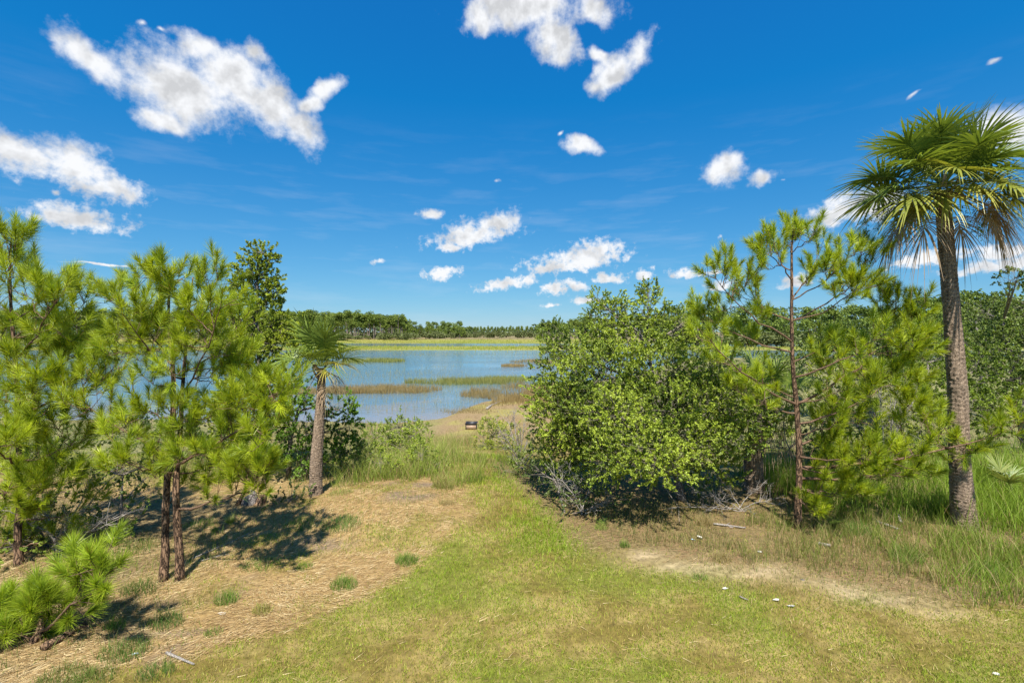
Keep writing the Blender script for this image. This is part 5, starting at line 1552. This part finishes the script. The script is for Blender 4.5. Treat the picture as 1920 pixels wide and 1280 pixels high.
stick('stick', 'pale broken stick on the grass at the lower left', (312, 1228), (364, 1248), 0.018, 0.010, 'stick', [(0.15, -0.03, 0.10, 0.02)])
stick('fallen_log', 'old brown log lying behind the young pine at the lower left', (80, 1222), (160, 1172), 0.05, 0.03, 'log', [(0.7, 0.2, 0.02, 0.05)], mat=M_PINEBARK)
stick('fallen_branch', 'long thin grey branch slanting under the twin pine', (360, 1050), (470, 1000), 0.014, 0.006, 'branch', [(0.5, 0.15, 0.1, 0.04)])
stick('fallen_branch', 'thin forked twig right of the twin pine foot', (375, 1055), (430, 1040), 0.010, 0.005, 'branch', [(0.6, 0.12, 0.14, 0.03)])
stick('driftwood', 'pale grey driftwood left of the tall palm foot', (1625, 975), (1685, 995), 0.035, 0.022, 'driftwood', [(0.4, 0.05, 0.1, 0.06)])
stick('driftwood', 'short bleached log in the shaded sedge by the open pine', (1535, 1022), (1558, 1026), 0.03, 0.028, 'driftwood')
stick('driftwood', 'upright-leaning bleached wood chunk beyond the pale driftwood', (1690, 985), (1682, 962), 0.03, 0.02, 'driftwood', lift=0.05)
stick('fallen_branch', 'pale peeled branch at the edge of the oak litter', (1338, 985), (1398, 992), 0.022, 0.014, 'branch', [(0.5, 0.1, 0.08, 0.02)])
stick('fallen_branch', 'thin white stick on the sandy ridge', (1387, 1121), (1403, 1128), 0.010, 0.006, 'stick')
stick('driftwood', 'bleached driftwood log washed up beside the brown cordgrass', (913, 768), (940, 750), 0.09, 0.05, 'driftwood', [(0.7, 0.7, 0.1, 0.15), (0.4, 0.5, 0.3, 0.2)])
# split stump by the cedar
b = ground_pt(470, 945)
root = thing('tree_stump', b, 'broken tree stump with a tilted split brown slab beside the cedar', 'stump')
for (dx, tx, h, r0, mat_) in ((-0.30, 0.26, 0.60, 0.05, M_PINEBARK), (-0.10, 0.05, 0.26, 0.11, M_OAKBARK), (0.05, -0.03, 0.38, 0.12, M_OAKBARK), (0.20, 0.10, 0.30, 0.12, M_PINEBARK)):
    mb = MB(); s = b + np.array([dx, 0, -0.06])
    tube(mb, np.stack([s, s + np.array([tx * 0.3, 0, h * 0.3]), s + np.array([tx * 0.7, 0.02, h * 0.7]), s + np.array([tx, 0.02, h])]), [r0 * 1.3, r0, r0 * 0.8, r0 * 0.35], 9, (0.3, 0.2, 0.15), rough=0.25, seed=int(abs(dx) * 100))
    mb.build('splinter', mat_, root, b)


def litter(name, label, px, py, w, col, seed, cat, curl=0.4):
    """a small curled scrap or shell half"""
    b = ground_pt(px, py); rr = np.random.default_rng(seed)
    n, m_ = 10, 5
    V = [b + UP * 0.012]; T = []
    for j in range(1, m_ + 1):
        for i in range(n):
            a = i / n * 6.28; q = j / m_
            V.append(b + np.array([math.cos(a) * w * q * (1 + 0.28 * rr.normal()), math.sin(a) * w * 0.72 * q * (1 + 0.22 * rr.normal()), 0.012 + curl * w * q * q * (0.7 + 0.3 * math.sin(a + seed))]))
    Q = []
    for i in range(n):
        T.append((0, 1 + i, 1 + (i + 1) % n))
        for j in range(m_ - 1):
            Q.append((1 + j * n + i, 1 + (j + 1) * n + i, 1 + (j + 1) * n + (i + 1) % n, 1 + j * n + (i + 1) % n))
    mb = MB(); mb.add(np.array(V), Q, T, col)
    o = mb.build(name, M_PALE, None, tuple(b), smooth=True)
    tag(o, label, cat)


litter('oyster_shell', 'white shell on the bare ridge, the upper left of two', 1360, 1105, 0.040, (0.62, 0.59, 0.53), 1, 'shell')
litter('oyster_shell', 'white shell on the bare ridge, the lower right of two', 1456, 1127, 0.042, (0.64, 0.60, 0.54), 2, 'shell')
litter('oyster_shell', 'small grey shell right of the white ones', 1482, 1138, 0.045, (0.5, 0.48, 0.44), 3, 'shell')
litter('plastic_scrap', 'pale blue plastic scrap on the oak litter', 1299, 1013, 0.045, (0.42, 0.60, 0.72), 4, 'litter')
litter('paper_scrap', 'folded white paper scrap right of the blue one', 1312, 1010, 0.055, (0.78, 0.74, 0.66), 5, 'litter', 0.9)
litter('paper_scrap', 'white scrap at the edge of the shaded sedge', 1425, 1036, 0.04, (0.72, 0.70, 0.66), 6, 'litter')
litter('paper_scrap', 'white scrap beside the peeled branch', 1372, 989, 0.045, (0.74, 0.70, 0.64), 7, 'litter')
litter('plastic_scrap', 'small light blue scrap in the lower left shadow', 252, 1228, 0.035, (0.45, 0.60, 0.75), 8, 'litter')
litter('stone', 'small dark stone on the sandy ridge', 1505, 1087, 0.04, (0.10, 0.09, 0.09), 9, 'stone', -0.5)
litter('paper_scrap', 'tiny white scrap in the dark under the oak shrub', 1133, 924, 0.035, (0.75, 0.74, 0.72), 10, 'litter')
litter('wood_chip', 'flat pale wood chip below the yellowing tuft', 418, 1152, 0.05, (0.50, 0.44, 0.36), 11, 'wood chip', 0.1)
litter('oyster_shell', 'pale shell at the lower right corner of the lawn', 1868, 1266, 0.034, (0.58, 0.55, 0.50), 12, 'shell')

# black open box on the shore path
b = ground_pt(884, 804)
root = thing('black_box', b, 'black open-topped box with a pale front panel on the shore path', 'box')
w_, d_, h_ = 0.30, 0.24, 0.36
def bx(mb, x0, x1, y0, y1, z0, z1, c):
    v = np.array([(x, y, z) for z in (z0, z1) for y in (y0, y1) for x in (x0, x1)]) + b
    mb.add(v, [(0, 2, 3, 1), (4, 5, 7, 6), (0, 1, 5, 4), (2, 6, 7, 3), (0, 4, 6, 2), (1, 3, 7, 5)], None, c)
for nm, args, c in (('front_panel', (-w_ + 0.04, w_ - 0.04, -d_ + 0.01, -d_ + 0.04, 0.0, h_ - 0.08), (0.36, 0.25, 0.17)), ('rear_panel', (-w_ + 0.04, w_ - 0.04, d_ - 0.03, d_, 0.0, h_), (0.03, 0.03, 0.035)),
                    ('side_panel', (-w_, -w_ + 0.04, -d_, d_, 0.0, h_), (0.025, 0.025, 0.03)), ('side_panel', (w_ - 0.04, w_, -d_, d_, 0.0, h_), (0.025, 0.025, 0.03)),
                    ('rim', (-w_ - 0.02, w_ + 0.02, -d_ - 0.02, -d_ + 0.008, h_ - 0.075, h_ + 0.01), (0.02, 0.02, 0.025)), ('rim', (-w_ - 0.02, w_ + 0.02, d_ + 0.002, d_ + 0.03, h_ - 0.06, h_ + 0.01), (0.02, 0.02, 0.025))):
    mb = MB(); bx(mb, *args, c); mb.build(nm, M_PALE, root, b)
